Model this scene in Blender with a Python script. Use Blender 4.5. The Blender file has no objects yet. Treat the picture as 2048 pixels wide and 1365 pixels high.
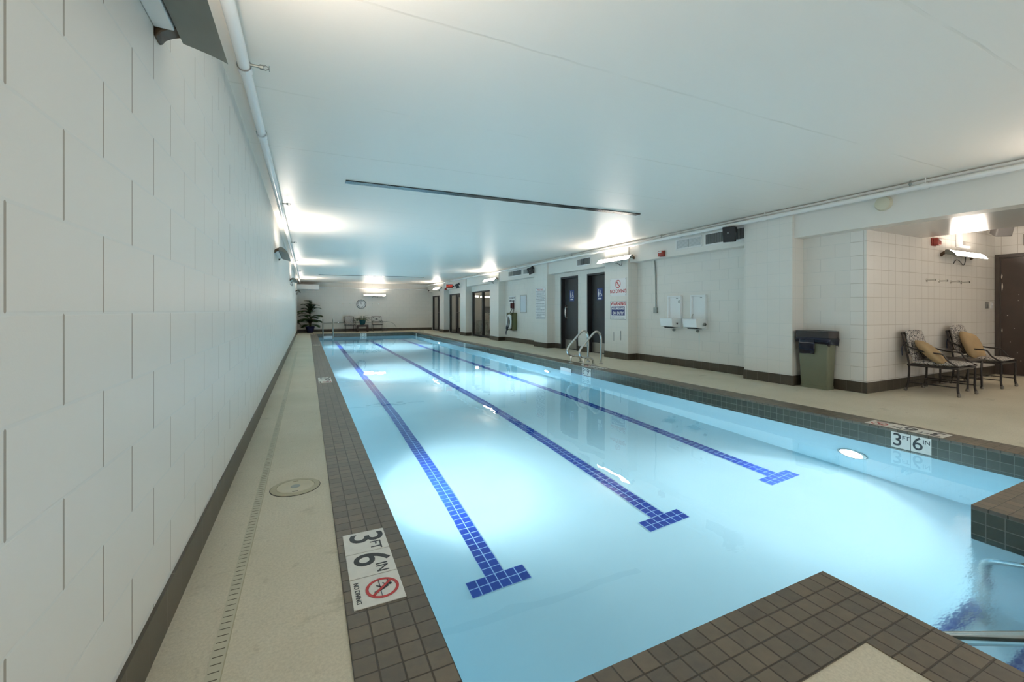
import bpy, bmesh, math, random
from mathutils import Vector, Matrix
random.seed(7)
PI = math.pi
sc = bpy.context.scene
COL = sc.collection
H = 1.195

# ------------------------------------------------------------------ helpers
class MB:
    def __init__(s): s.bm = bmesh.new(); s.M = Matrix()
    def v(s, co): return s.bm.verts.new(s.M @ Vector(co))
    def face(s, cos, m=0):
        f = s.bm.faces.new([s.v(c) for c in cos]); f.material_index = m; return f
    def box(s, x0, x1, y0, y1, z0, z1, m=0):
        c = [s.v((x, y, z)) for x in (x0, x1) for y in (y0, y1) for z in (z0, z1)]
        for q in ((0,1,3,2),(4,6,7,5),(0,4,5,1),(2,3,7,6),(0,2,6,4),(1,5,7,3)):
            s.bm.faces.new([c[i] for i in q]).material_index = m
        return s
    def loft(s, rings, m=0, caps=True, closed=True):
        vr = [[s.v(p) for p in r] for r in rings]
        n = len(vr[0])
        for a, b in zip(vr, vr[1:]):
            for i in range(n if closed else n-1):
                j = (i+1) % n
                s.bm.faces.new([a[i], a[j], b[j], b[i]]).material_index = m
        if caps and n > 2:
            s.bm.faces.new(vr[0][::-1]).material_index = m
            s.bm.faces.new(vr[-1]).material_index = m
        return s
    def prism(s, poly, axis, a0, a1, m=0):
        def P(p, a):
            return {'x': (a, p[0], p[1]), 'y': (p[0], a, p[1]), 'z': (p[0], p[1], a)}[axis]
        return s.loft([[P(p, a0) for p in poly], [P(p, a1) for p in poly]], m)
    def tube(s, path, r, n=10, m=0, caps=True, sx=1.0):
        pts = [Vector(p) for p in path]
        rs = r if isinstance(r, (list, tuple)) else [r]*len(pts)
        tang = []
        for i in range(len(pts)):
            a = pts[max(i-1, 0)]; b = pts[min(i+1, len(pts)-1)]
            t = (b-a); tang.append(t.normalized() if t.length > 1e-9 else Vector((0,0,1)))
        t0 = tang[0]; ref = Vector((0,0,1)) if abs(t0.z) < .9 else Vector((1,0,0))
        u = t0.cross(ref).normalized(); rings = []
        for i, p in enumerate(pts):
            t = tang[i]; u = (u - t*u.dot(t)).normalized(); w = t.cross(u)
            rings.append([p + (u*math.cos(2*PI*k/n)*sx + w*math.sin(2*PI*k/n))*rs[i] for k in range(n)])
        return s.loft(rings, m, caps)
    def cyl(s, p0, p1, r, n=16, m=0, r2=None): return s.tube([p0, p1], [r, r if r2 is None else r2], n, m)
    def lathe(s, prof, c=(0,0,0), n=24, m=0, caps=False, ax='z'):
        rings = []
        for r, z in prof:
            ring = []
            for k in range(n):
                a = 2*PI*k/n; q = (r*math.cos(a), r*math.sin(a), z)
                if ax == 'x': q = (q[2], q[0], q[1])
                if ax == 'y': q = (q[0], q[2], q[1])
                ring.append((c[0]+q[0], c[1]+q[1], c[2]+q[2]))
            rings.append(ring)
        return s.loft(rings, m, caps)
    def text(s, body, size, M, m=0, ext=.0006, bold=0.0, align='CENTER'):
        cu = bpy.data.curves.new('t', 'FONT'); cu.body = body; cu.size = size; cu.extrude = ext; cu.offset = bold
        cu.align_x = align; cu.align_y = 'CENTER'; cu.resolution_u = 4
        ob = bpy.data.objects.new('t', cu); COL.objects.link(ob)
        dg = bpy.context.evaluated_depsgraph_get(); me = bpy.data.meshes.new_from_object(ob.evaluated_get(dg))
        vs = [s.v(M @ v.co) for v in me.vertices]
        for p in me.polygons:
            try: s.bm.faces.new([vs[i] for i in p.vertices]).material_index = m
            except ValueError: pass
        bpy.data.objects.remove(ob); bpy.data.curves.remove(cu); bpy.data.meshes.remove(me)
        return s
    def build(s, name, mats, parent=None, bev=0, smooth=40, uvo=(0,0), local=False, keep=False):
        bm = s.bm
        if not keep: bmesh.ops.recalc_face_normals(bm, faces=bm.faces[:])
        bm.normal_update()
        uv = bm.loops.layers.uv.new('UVMap')
        for f in bm.faces:
            n = f.normal; a = max(range(3), key=lambda i: abs(n[i]))
            f.smooth = smooth > 0
            for l in f.loops:
                c = l.vert.co
                l[uv].uv = {0: (c.y, c.z), 1: (c.x, c.z), 2: (c.x, c.y)}[a]
                l[uv].uv.x -= uvo[0]; l[uv].uv.y -= uvo[1]
        if parent is not None and not local:
            bmesh.ops.translate(bm, vec=-root_loc(parent), verts=bm.verts[:])
        me = bpy.data.meshes.new(name); bm.to_mesh(me); bm.free()
        if smooth: me.set_sharp_from_angle(angle=math.radians(smooth))
        for m in (mats if isinstance(mats, (list, tuple)) else [mats]): me.materials.append(m)
        o = bpy.data.objects.new(name, me); COL.objects.link(o)
        if parent is not None: o.parent = parent
        if bev:
            b = o.modifiers.new('b', 'BEVEL'); b.width = bev; b.segments = 2; b.limit_method = 'ANGLE'
        return o

def root_loc(o):
    v = Vector((0,0,0))
    while o is not None: v += o.location; o = o.parent
    return v
def thing(name, label, cat, loc=(0,0,0), rz=0, group=None):
    o = bpy.data.objects.new(name, None); COL.objects.link(o); o.location = loc; o.rotation_euler = (0,0,rz)
    o.empty_display_size = .1
    return tag(o, label, cat, group)
def tag(o, label, cat, group=None, kind=None):
    o['label'] = label; o['category'] = cat
    if group: o['group'] = group
    if kind: o['kind'] = kind
    return o
def struct(o, label, cat): return tag(o, label, cat, None, 'structure')
def dup(root, loc, rz=None, label=None):
    def cp(o, par):
        c = o.copy(); COL.objects.link(c); c.parent = par
        for ch in list(o.children): cp(ch, c)
        return c
    r = cp(root, None); r.location = loc
    if rz is not None: r.rotation_euler = (0,0,rz)
    if label: r['label'] = label
    return r
def arc(cx, cz, r, a0, a1, n=8): return [(cx+r*math.cos(math.radians(a0+(a1-a0)*i/n)), cz+r*math.sin(math.radians(a0+(a1-a0)*i/n))) for i in range(n+1)]
def smoothpath(pts, it=2):
    pts = [Vector(p) for p in pts]
    for _ in range(it):
        q = [pts[0]]
        for a, b in zip(pts, pts[1:]): q += [a*.75+b*.25, a*.25+b*.75]
        pts = q+[pts[-1]]
    return pts

# ------------------------------------------------------------------ materials
class NT:
    def __init__(s, name):
        s.m = bpy.data.materials.new(name); s.m.use_nodes = True; s.t = s.m.node_tree
        s.b = s.t.nodes['Principled BSDF']; s.out = s.t.nodes['Material Output']
    def n(s, typ, **kw):
        d = s.t.nodes.new(typ)
        for k, v in kw.items():
            if k.startswith('i_'): d.inputs[int(k[2:])].default_value = v
            else: setattr(d, k, v)
        return d
    def l(s, a, b): s.t.links.new(a, b)
    def put(s, sock, v):
        if hasattr(v, 'node'): s.l(v, sock)
        else: sock.default_value = v
    def math(s, op, a, b=0.0, c=0.0):
        d = s.n('ShaderNodeMath', operation=op); s.put(d.inputs[0], a); s.put(d.inputs[1], b)
        if op in ('MULTIPLY_ADD',): s.put(d.inputs[2], c)
        return d.outputs[0]
    def mix(s, f, a, b):
        d = s.n('ShaderNodeMix', data_type='RGBA'); s.put(d.inputs[0], f); s.put(d.inputs[6], a); s.put(d.inputs[7], b); return d.outputs[2]
    def noise(s, vec, scale, detail=3, rough=.55):
        d = s.n('ShaderNodeTexNoise'); d.inputs['Scale'].default_value = scale; d.inputs['Detail'].default_value = detail; d.inputs['Roughness'].default_value = rough
        if vec is not None: s.l(vec, d.inputs['Vector'])
        return d.outputs['Fac']
    def ramp(s, f, a, b):
        d = s.n('ShaderNodeMapRange'); s.put(d.inputs[0], f); d.inputs[1].default_value = a; d.inputs[2].default_value = b; return d.outputs[0]
    def coord(s, which='Object'): return s.n('ShaderNodeTexCoord').outputs[which]
    def bump(s, h, strength, dist=.002):
        d = s.n('ShaderNodeBump'); d.inputs['Strength'].default_value = strength; d.inputs['Distance'].default_value = dist
        s.put(d.inputs['Height'], h); s.l(d.outputs[0], s.b.inputs['Normal'])
def C(r, g, b): return (r, g, b, 1)
def srgb(r, g, b):
    f = lambda c: (c/255/12.92) if c/255 <= .04045 else ((c/255+.055)/1.055)**2.4
    return (f(r), f(g), f(b), 1)
def mat(name, col, rough=.5, metal=0, spec=.5, var=0, vscale=8, bump=0, bscale=60, emit=0, coat=0):
    N = NT(name); b = N.b
    b.inputs['Roughness'].default_value = rough; b.inputs['Metallic'].default_value = metal
    b.inputs['Specular IOR Level'].default_value = spec; b.inputs['Coat Weight'].default_value = coat
    if var:
        nz = N.noise(N.coord(), vscale, 4)
        dark = tuple(c*(1-var) for c in col[:3])+(1,); lite = tuple(min(1, c*(1+var*.6)) for c in col[:3])+(1,)
        N.l(N.mix(N.ramp(nz, .3, .7), dark, lite), b.inputs['Base Color'])
    else: b.inputs['Base Color'].default_value = col
    if bump: N.bump(N.noise(N.coord(), bscale, 3), bump)
    if emit:
        b.inputs['Emission Color'].default_value = col; b.inputs['Emission Strength'].default_value = emit
    return N.m
def tile(name, c1, c2, grout, pu, pv, gap, ou=0, ov=0, bond=False, rough=.4, spec=.5, gb=.4, nscale=30, nvar=.25, fine=.15, fscale=300, gr2=None, wob=0):
    N = NT(name); b = N.b; uv = N.coord('UV'); sp = N.n('ShaderNodeSeparateXYZ'); N.l(uv, sp.inputs[0])
    v = N.math('DIVIDE', N.math('SUBTRACT', sp.outputs[1], ov), pv); u = N.math('DIVIDE', N.math('SUBTRACT', sp.outputs[0], ou), pu)
    fv = N.math('FLOOR', v)
    if bond: u = N.math('ADD', u, N.math('MULTIPLY', N.math('FLOORED_MODULO', fv, 2.0), .5))
    fu = N.math('FLOOR', u)
    def edge(x, f, p):
        fr = N.math('SUBTRACT', x, f); return N.math('MULTIPLY', N.math('MINIMUM', fr, N.math('SUBTRACT', 1.0, fr)), p)
    eu = edge(u, fu, pu); ev = edge(v, fv, pv); d = N.math('MINIMUM', eu, ev)
    g = N.n('ShaderNodeMapRange', interpolation_type='SMOOTHSTEP'); N.l(d, g.inputs[0]); g.inputs[1].default_value = gap*.35; g.inputs[2].default_value = gap*.75
    wn = N.n('ShaderNodeTexWhiteNoise', noise_dimensions='2D'); cb = N.n('ShaderNodeCombineXYZ'); N.l(fu, cb.inputs[0]); N.l(fv, cb.inputs[1]); N.l(cb.outputs[0], wn.inputs['Vector'])
    nz = N.noise(N.coord(), nscale, 4)
    f = N.math('ADD', N.math('MULTIPLY', wn.outputs['Value'], 1-nvar), N.math('MULTIPLY', nz, nvar*1.2))
    col = N.mix(f, c1, c2)
    if gr2 is not None:
        vert = N.math('LESS_THAN', eu, ev); grout = N.mix(vert, grout, gr2)
    N.l(N.mix(g.outputs[0], grout, col), b.inputs['Base Color'])
    b.inputs['Roughness'].default_value = rough; b.inputs['Specular IOR Level'].default_value = spec
    h = N.math('ADD', N.math('MULTIPLY', g.outputs[0], 1.0), N.math('MULTIPLY', N.noise(N.coord(), fscale, 2), fine))
    if wob: h = N.math('ADD', h, N.math('MULTIPLY', N.noise(N.coord(), 3.0, 2), wob))
    N.bump(h, gb, .004)
    return N.m

WALLC = (.73, .71, .658, 1); WALLC2 = (.755, .735, .683, 1)
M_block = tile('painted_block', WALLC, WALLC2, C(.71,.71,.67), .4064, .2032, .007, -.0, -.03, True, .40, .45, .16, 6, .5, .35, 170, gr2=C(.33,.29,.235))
M_block_r = tile('painted_block_right', WALLC, WALLC2, C(.66,.66,.62), .4064, .2032, .006, .1, -.03, True, .4, .4, .15, 6, .5, .2, 170, gr2=C(.60,.59,.55))
M_score = tile('scored_block', WALLC, WALLC2, C(.66,.66,.62), .2032, .2032, .005, 4.22, -.03, False, .38, .45, .18, 6, .5, .12, 170, gr2=C(.66,.655,.61))
M_score_alc = tile('scored_block_alcove', C(.765,.74,.69), C(.80,.775,.725), C(.58,.54,.48), .2045, .2032, .008, 7.27, -.03, False, .35, .5, .4, 6, .5, .12, 170)
M_paint = mat('wall_paint', C(.755,.735,.683), .4, bump=.05, bscale=120)
M_white = mat('white_paint_gloss', C(.80,.80,.78), .28)
M_base = tile('baseboard_tile', C(.045,.038,.026), C(.075,.062,.044), C(.14,.125,.10), .2, .6, .005, 0, -.3, False, .35, .5, .3, 20, .5)
M_cope = tile('coping_tile', C(.066,.060,.052), C(.172,.138,.094), C(.036,.028,.016), .0783, .0783, .0055, .136, .84, False, .42, .5, .5, 25, .55, .12, 220)
M_cope_r = tile('coping_tile_right', C(.066,.060,.052), C(.172,.138,.094), C(.036,.028,.016), .0783, .0783, .0055, 5.32, .84, False, .42, .5, .5, 25, .55, .12, 220)
M_wl = tile('waterline_tile', C(.042,.047,.036), C(.070,.077,.059), C(.15,.155,.13), .08, .0755, .0045, .047, -.095, False, .18, .5, .3, 40, .5, .1, 200)
def concrete():
    N = NT('deck_concrete'); b = N.b; co = N.coord()
    mp = N.n('ShaderNodeMapping'); N.l(co, mp.inputs[0]); mp.inputs['Scale'].default_value = (1, 1, 1)
    base = N.mix(N.ramp(N.noise(co, 1.3, 4), .3, .7), C(.60,.55,.425), C(.70,.645,.52))
    fine = N.mix(N.ramp(N.noise(co, 90, 4, .7), .35, .62), C(.44,.405,.315), base)
    base2 = N.mix(.5, base, fine)
    mp2 = N.n('ShaderNodeMapping'); N.l(co, mp2.inputs[0]); mp2.inputs['Scale'].default_value = (2.2, 5.0, 1); mp2.inputs['Rotation'].default_value = (0,0,.5)
    st = N.ramp(N.noise(mp2.outputs[0], 1.0, 6, .62), .62, .74)
    sp = N.ramp(N.noise(co, 14, 5, .7), .60, .78)
    col = N.mix(N.math('MULTIPLY', st, .55), base2, C(.24,.22,.14))
    col = N.mix(N.math('MULTIPLY', sp, .45), col, C(.20,.18,.12))
    N.l(col, b.inputs['Base Color']); b.inputs['Roughness'].default_value = .62; b.inputs['Specular IOR Level'].default_value = .3
    N.bump(N.noise(co, 160, 4, .7), .35, .003); return N.m
M_deck = concrete()
def ceiling_mat():
    N = NT('ceiling_paint'); b = N.b; co = N.coord(); sp = N.n('ShaderNodeSeparateXYZ'); N.l(co, sp.inputs[0])
    wob = N.math('MULTIPLY', N.noise(co, 1.5, 3), .05)
    y = N.math('DIVIDE', N.math('ADD', N.math('SUBTRACT', sp.outputs[1], 1.145), wob), 1.18)
    fr = N.math('SUBTRACT', y, N.math('FLOOR', y)); d = N.math('MULTIPLY', N.math('MINIMUM', fr, N.math('SUBTRACT', 1.0, fr)), 1.18)
    line = N.n('ShaderNodeMapRange', interpolation_type='SMOOTHSTEP'); N.l(d, line.inputs[0]); line.inputs[1].default_value = .002; line.inputs[2].default_value = .012
    keep = N.ramp(N.noise(co, .9, 3), .42, .58); g = N.math('MAXIMUM', line.outputs[0], N.math('SUBTRACT', 1.0, keep))
    N.l(N.mix(g, C(.82,.765,.68), C(.915,.86,.785)), b.inputs['Base Color'])
    b.inputs['Roughness'].default_value = .40; b.inputs['Specular IOR Level'].default_value = .35
    mp = N.n('ShaderNodeMapping'); N.l(co, mp.inputs[0]); mp.inputs['Scale'].default_value = (.5, 7, 1)
    h = N.math('ADD', N.math('MULTIPLY', g, .35), N.math('ADD', N.math('MULTIPLY', N.noise(mp.outputs[0], 2.2, 3), .55), N.math('MULTIPLY', N.noise(co, 60, 2), .06)))
    N.bump(h, .45, .008); return N.m
M_ceil = ceiling_mat()
M_soffit = mat('soffit_paint', C(.62,.61,.58), .22, bump=.08, bscale=9)
def plaster():
    N = NT('pool_plaster'); b = N.b; co = N.coord()
    N.l(N.mix(N.ramp(N.noise(co, .9, 4), .3, .7), C(.60,.82,.90), C(.66,.87,.94)), b.inputs['Base Color'])
    b.inputs['Roughness'].default_value = .7; b.inputs['Specular IOR Level'].default_value = .2; return N.m
M_plaster = plaster()
M_lane = tile('lane_tile_blue', C(.004,.030,.27), C(.010,.055,.36), C(.42,.60,.85), .0767, .0767, .0065, 1.256, 2.77, False, .5, .3, .1, 30, .3)
M_lane2 = tile('lane_tile_blue_mid', C(.004,.030,.27), C(.010,.055,.36), C(.42,.60,.85), .0767, .0767, .0065, 2.867, 2.77, False, .5, .3, .1, 30, .3)
M_lane3 = tile('lane_tile_blue_far', C(.004,.030,.27), C(.010,.055,.36), C(.42,.60,.85), .0767, .0767, .0065, 4.489, 2.77, False, .5, .3, .1, 30, .3)
def water_mat():
    N = NT('pool_water'); t = N.t; t.nodes.remove(N.b)
    g = N.n('ShaderNodeBsdfGlass'); g.inputs['IOR'].default_value = 1.333; g.inputs['Color'].default_value = C(1,1,1)
    co = N.coord(); sp = N.n('ShaderNodeSeparateXYZ'); N.l(co, sp.inputs[0])
    # the water moves more where it runs over the entry steps
    dx = N.math('SUBTRACT', sp.outputs[0], 3.2); dy = N.math('SUBTRACT', sp.outputs[1], .7)
    r = N.math('SQRT', N.math('ADD', N.math('MULTIPLY', dx, dx), N.math('MULTIPLY', dy, dy)))
    near = N.ramp(r, 1.5, .4)
    rg = N.math('MULTIPLY', near, .22); N.l(rg, g.inputs['Roughness'])
    big = N.math('MULTIPLY', N.noise(co, 1.6, 2), .055)
    mp = N.n('ShaderNodeMapping'); N.l(co, mp.inputs[0]); mp.inputs['Scale'].default_value = (5, 12, 1); mp.inputs['Rotation'].default_value = (0,0,.9)
    ch = N.math('MULTIPLY', N.math('MULTIPLY', N.noise(mp.outputs[0], 1.5, 3), near), .06)
    bp = N.n('ShaderNodeBump'); bp.inputs['Strength'].default_value = .5; bp.inputs['Distance'].default_value = .1
    N.l(N.math('ADD', big, ch), bp.inputs['Height']); N.l(bp.outputs[0], g.inputs['Normal'])
    N.l(g.outputs[0], N.out.inputs['Surface'])
    va = N.n('ShaderNodeVolumeAbsorption'); va.inputs['Color'].default_value = C(.34,.80,.93); va.inputs['Density'].default_value = .15
    N.l(va.outputs[0], N.out.inputs['Volume']); return N.m
M_water = water_mat()
M_steel = mat('stainless_steel', C(.62,.62,.60), .18, 1)
M_galv = mat('galvanised_metal', C(.30,.33,.31), .45, .6)
M_pipe = mat('pipe_white_gloss', C(.80,.80,.78), .22)
M_lgrey = mat('lamp_grey_metal', C(.17,.18,.16), .45, .2, var=.08)
M_lbrown = mat('lamp_bracket_bronze', C(.075,.042,.018), .45, .1)
def emit(name, col, st):
    N = NT(name); N.t.nodes.remove(N.b); e = N.n('ShaderNodeEmission'); e.inputs[0].default_value = col; e.inputs[1].default_value = st
    N.l(e.outputs[0], N.out.inputs['Surface']); return N.m
LAMP = 47.0
M_lens = emit('fluorescent_lens', C(1,.875,.76), LAMP)
M_poollens = emit('underwater_lamp_lens', C(.95,.98,1), 200.0)
M_black = mat('black_plastic', C(.012,.013,.015), .4)
M_blackm = mat('matte_black', C(.02,.021,.023), .6)
M_strip = mat('dark_slot_metal', C(.035,.04,.04), .2, .3)
M_darkdoor = mat('charcoal_door_paint', C(.022,.024,.027), .45, var=.15, vscale=3)
M_brown = mat('brown_door_paint', C(.060,.042,.034), .38, var=.2, vscale=2.5)
M_brownf = mat('brown_frame_paint', C(.062,.050,.042), .4)
M_chip = mat('chipped_primer', C(.65,.60,.52), .7)
M_glass = None
def glass_mat():
    N = NT('clear_glass'); N.t.nodes.remove(N.b)
    g = N.n('ShaderNodeBsdfGlossy'); g.inputs['Roughness'].default_value = .02; tr = N.n('ShaderNodeBsdfTransparent'); tr.inputs[0].default_value = C(.86,.89,.88)
    fr = N.n('ShaderNodeFresnel'); fr.inputs[0].default_value = 1.5; mx = N.n('ShaderNodeMixShader'); geo = N.n('ShaderNodeNewGeometry'); N.l(N.math('MULTIPLY', fr.outputs[0], N.math('SUBTRACT', 1.0, geo.outputs['Backfacing'])), mx.inputs[0]); N.l(tr.outputs[0], mx.inputs[1]); N.l(g.outputs[0], mx.inputs[2])
    N.l(mx.outputs[0], N.out.inputs['Surface']); return N.m
M_glass = glass_mat()
M_red = mat('alarm_red', C(.26,.03,.02), .4)
M_signw = mat('sign_white', C(.78,.78,.78), .35)
M_ink = mat('sign_black_ink', C(.02,.025,.03), .5)
M_inkg = mat('sign_grey_print', C(.16,.17,.19), .5)
M_signred = mat('sign_red_ink', C(.42,.03,.03), .5)
M_signblue = mat('sign_blue_ink', C(.012,.02,.14), .5)
M_signblue2 = mat('restroom_sign_blue', C(.012,.04,.18), .4)
M_tilew = mat('marker_tile_white', C(.74,.73,.68), .35, var=.06, vscale=20)
M_porc = mat('white_porcelain', C(.86,.88,.88), .12, coat=.3)
M_olive = mat('olive_green_paint', C(.10,.11,.045), .5)
M_buoy = mat('ring_buoy_white', C(.78,.79,.80), .45)
M_rope = mat('navy_rope', C(.03,.035,.06), .8)
M_bin = mat('bin_olive_plastic', C(.155,.165,.105), .42, var=.07, vscale=4)
M_binlid = mat('bin_brown_rim', C(.032,.024,.022), .3)
M_bag = mat('navy_bin_liner', C(.006,.008,.022), .12)
M_iron = mat('bronze_wrought_metal', C(.035,.028,.025), .42, .3, var=.2, vscale=30)
M_foot = mat('worn_bare_metal_foot', C(.20,.18,.15), .5, .3, var=.4, vscale=60)
def floral():
    N = NT('floral_cushion_fabric'); b = N.b; co = N.coord()
    vo = N.n('ShaderNodeTexVoronoi', feature='DISTANCE_TO_EDGE'); N.l(co, vo.inputs['Vector']); vo.inputs['Scale'].default_value = 22
    f = N.ramp(vo.outputs['Distance'], .02, .075); nz = N.noise(co, 85, 3)
    w = N.math('MULTIPLY', f, N.ramp(nz, .37, .45))
    N.l(N.mix(w, C(.03,.032,.045), C(.56,.53,.49)), b.inputs['Base Color']); b.inputs['Roughness'].default_value = .85; b.inputs['Specular IOR Level'].default_value = .1
    return N.m
M_floral = floral()
M_tan = mat('tan_pillow_fabric', C(.42,.30,.165), .85, spec=.15, var=.1, vscale=6)
M_leaf = mat('palm_leaf', C(.035,.085,.022), .45, var=.35, vscale=5)
M_leaf2 = mat('houseplant_leaf', C(.03,.09,.03), .4, var=.3, vscale=9)
M_stem = mat('palm_stem', C(.10,.11,.04), .6)
M_bluepot = mat('cobalt_glazed_pot', C(.016,.022,.10), .2, var=.2)
M_tealpot = mat('teal_glazed_pot', C(.01,.085,.11), .2)
M_soil = mat('potting_soil', C(.03,.02,.014), .9)
M_clockrim = mat('clock_dark_rim', C(.08,.09,.10), .3, .5)
M_gymwall = mat('gym_wall_paint', C(.66,.67,.62), .6)
M_gymfloor = mat('gym_floor', C(.14,.14,.13), .6)
M_cream = mat('cream_plastic', C(.62,.60,.47), .4)
M_skim = mat('skimmer_lid_beige', C(.55,.50,.36), .45, var=.06)
M_skimring = mat('skimmer_ring_tan', C(.40,.36,.24), .5)
M_darkhole = mat('dark_recess', C(.015,.02,.02), .7)
M_louvre = mat('louvre_white', C(.72,.74,.74), .35)
M_ventdark = mat('vent_grey_blades', C(.26,.28,.28), .4, .3)
M_exitred = emit('exit_letters_lit', C(.9,.10,.06), .8)
M_joint = mat('deck_drain_cover', C(.50,.475,.36), .55, var=.1)
M_limepaint = mat('calcium_stain', C(.60,.72,.68), .6)

# ------------------------------------------------------------------ geometry constants
XL, XR, XC, YF, YB = -.483, 7.27, 6.98, 26.3, -2.6
XA, YA = 11.75, 3.35                      # alcove: door wall x, end wall y
PX0, PX1, PY0, PY1 = .449, 5.32, 1.15, 24.0
SX0, SX1, SY0 = 2.127, 3.676, -.15        # recess of the entry steps
WZ = -.18
def cz(x): return 2.768 + .0098*(x - XL)

# ------------------------------------------------------------------ floor, ceiling, walls
b = MB()
for x0, x1, y0, y1 in ((XL, .136, YB, YF), (.136, 5.633, PY1+.313, YF), (5.633, XA, YB, YA), (5.633, XR+.25, YA, YF),
                       (.136, SX0-.313, YB, PY0-.313), (SX1+.313, 5.633, YB, PY0-.313), (SX0-.313, SX1+.313, YB, SY0-.313)):
    b.face([(x0,y0,0),(x1,y0,0),(x1,y1,0),(x0,y1,0)])
struct(b.build('floor', M_deck, keep=True), 'beige concrete pool deck with worn stains around the pool', 'floor')
b = MB()
b.face([(XL-.2,YB,cz(XL-.2)),(XL-.2,YF+.2,cz(XL-.2)),(XA+.2,YF+.2,cz(XA+.2)),(XA+.2,YB,cz(XA+.2))])
struct(b.build('ceiling', M_ceil), 'white glossy painted ceiling with faint board seams', 'ceiling')
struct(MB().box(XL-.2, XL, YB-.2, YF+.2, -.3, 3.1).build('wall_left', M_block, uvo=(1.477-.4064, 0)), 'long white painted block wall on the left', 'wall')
struct(MB().box(XL-.2, XR+4.6, YF, YF+.2, -.3, 3.1).build('wall_far', M_block_r), 'white painted block end wall beyond the pool', 'wall')
WX = (.6, 4.6, 6.4, 9.9)
b = MB()
for q in ((XL-.2, WX[0], -.3, 3.1), (WX[0], WX[1], -.3, .25), (WX[0], WX[1], 2.3, 3.1), (WX[1], WX[2], -.3, 3.1), (WX[2], WX[3], -.3, .25), (WX[2], WX[3], 2.3, 3.1), (WX[3], XA+.2, -.3, 3.1)):
    b.box(q[0], q[1], YB-.2, YB, q[2], q[3])
struct(b.build('wall_back', M_block_r), 'white painted block wall with windows added for daylight at the near end of the room', 'wall')
for i, (a, c) in enumerate(((WX[0], WX[1]), (WX[2], WX[3]))):  # windows added behind the camera so daylight reaches the near walls and ceiling
    t = thing('window_%d' % (i+2), 'wide unseen window added for daylight in the near end wall, '+('behind the entry steps' if i == 0 else 'behind the armchair alcove'), 'window', ((a+c)/2, YB, .25)); t['kind'] = 'structure'
    b = MB()
    for q in ((a, c, .25, .31), (a, c, 2.24, 2.30), (a, a+.06, .31, 2.24), (c-.06, c, .31, 2.24), ((a+c)/2-.03, (a+c)/2+.03, .31, 2.24)): b.box(q[0], q[1], YB-.14, YB-.06, q[2], q[3])
    b.build('window_frame', M_blackm, t)
struct(MB().box(XR, XA+.2, YA, YA+.2, -.3, 3.1).build('wall_alcove', M_score_alc), 'scored cream block wall behind the two cushioned armchairs', 'wall')
struct(MB().box(XA, XA+.2, YB, YA, -.3, 3.1).build('wall_door_side', M_score_alc, uvo=(-4, 0)), 'cream block wall with the brown door', 'wall')
# right wall with openings
OPEN = [(9.22, 10.13, 2.245), (10.58, 11.51, 2.245), (16.45, 19.35, 2.10), (20.13, 22.80, 2.10), (23.60, 26.15, 2.10)]
b = MB(); b.box(XR, XR+.2, YA+.2, 8.09, -.05, 3.0); y = 8.09
for y0, y1, zt in OPEN:
    b.box(XR, XR+.2, y, y0, -.05, 3.0); b.box(XR, XR+.2, y0, y1, zt, 3.0); y = y1
b.box(XR, XR+.2, y, YF, -.05, 3.0)
struct(b.build('wall_right', M_block_r), 'white painted block wall set back between the pillars on the right', 'wall')
COLS = [(4.22, 5.05), (8.09, 8.97), (11.86, 12.70), (15.58, 16.45), (19.35, 20.13), (22.80, 23.60)]
cl = ['scored block pillar beside the trash bin', 'scored block pillar carrying the no diving sign', 'white pillar carrying the pool rules sign',
      'white pillar between the ring buoy and the glass partition', 'white pillar between the glass partition and a glazed door', 'white pillar between the two glazed doors']
for (y0, y1), lb in zip(COLS, cl):
    struct(MB().box(XC, XR, y0, y1, -.05, cz(XC)+.02).build('pillar', M_score, uvo=(y0-4.22, 0)), lb, 'pillar')
ys = [YB]+[c for p in COLS for c in p]+[YF]
bl = ['plaster beam over the alcove and trash bin', 'plaster beam above the drinking fountains', 'plaster beam above the restroom doors', 'plaster beam above the ring buoy cabinet',
      'plaster beam above the glass partition', 'plaster beam under the exit sign', 'plaster beam above the farthest glazed door']
for i, lb in enumerate(bl):
    struct(MB().box(7.03, XR+.02, ys[2*i], ys[2*i+1], 2.36, 2.95).build('beam', M_paint), lb, 'beam')
struct(MB().box(XR+.02, 8.9, YB, YA, 2.365, 2.95).build('soffit', M_soffit), 'grey glossy dropped soffit over the armchair alcove', 'soffit')
struct(MB().box(XL, .57, 25.2, YF, 2.345, 2.57).box(XL, .57, 25.2, YF, 2.57, 2.60).build('soffit_far', M_white), 'white boxed duct in the far left corner', 'soffit')
# baseboards
def base(name, boxes, lb): 
    b = MB()
    for q in boxes: b.box(*q)
    struct(b.build(name, M_base), lb, 'baseboard')
BH = .158
base('baseboard_left', [(XL, XL+.012, YB, YF, 0, BH)], 'dark brown tile baseboard along the left wall')
base('baseboard_far', [(XL, XR, YF-.012, YF, 0, BH)], 'dark brown tile baseboard along the far wall')
base('baseboard_alcove', [(XR-.012, XA, YA-.012, YA, 0, BH)], 'brown tile baseboard behind the armchairs')
rb = []
for y0, y1 in COLS:
    rb += [(XC-.012, XC, y0-.012, y1+.012, 0, BH), (XC, XR, y0-.012, y0, 0, BH), (XC, XR, y1, y1+.012, 0, BH)]
segs = [(YA, 4.22), (5.05, 8.09), (8.97, 9.22), (10.13, 10.58), (11.51, 11.86), (12.70, 15.58), (26.15, YF)]
rb += [(XR-.012, XR, a, c, 0, BH) for a, c in segs]
base('baseboard_right', rb, 'dark brown tile baseboard around the right wall and pillars')

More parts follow.
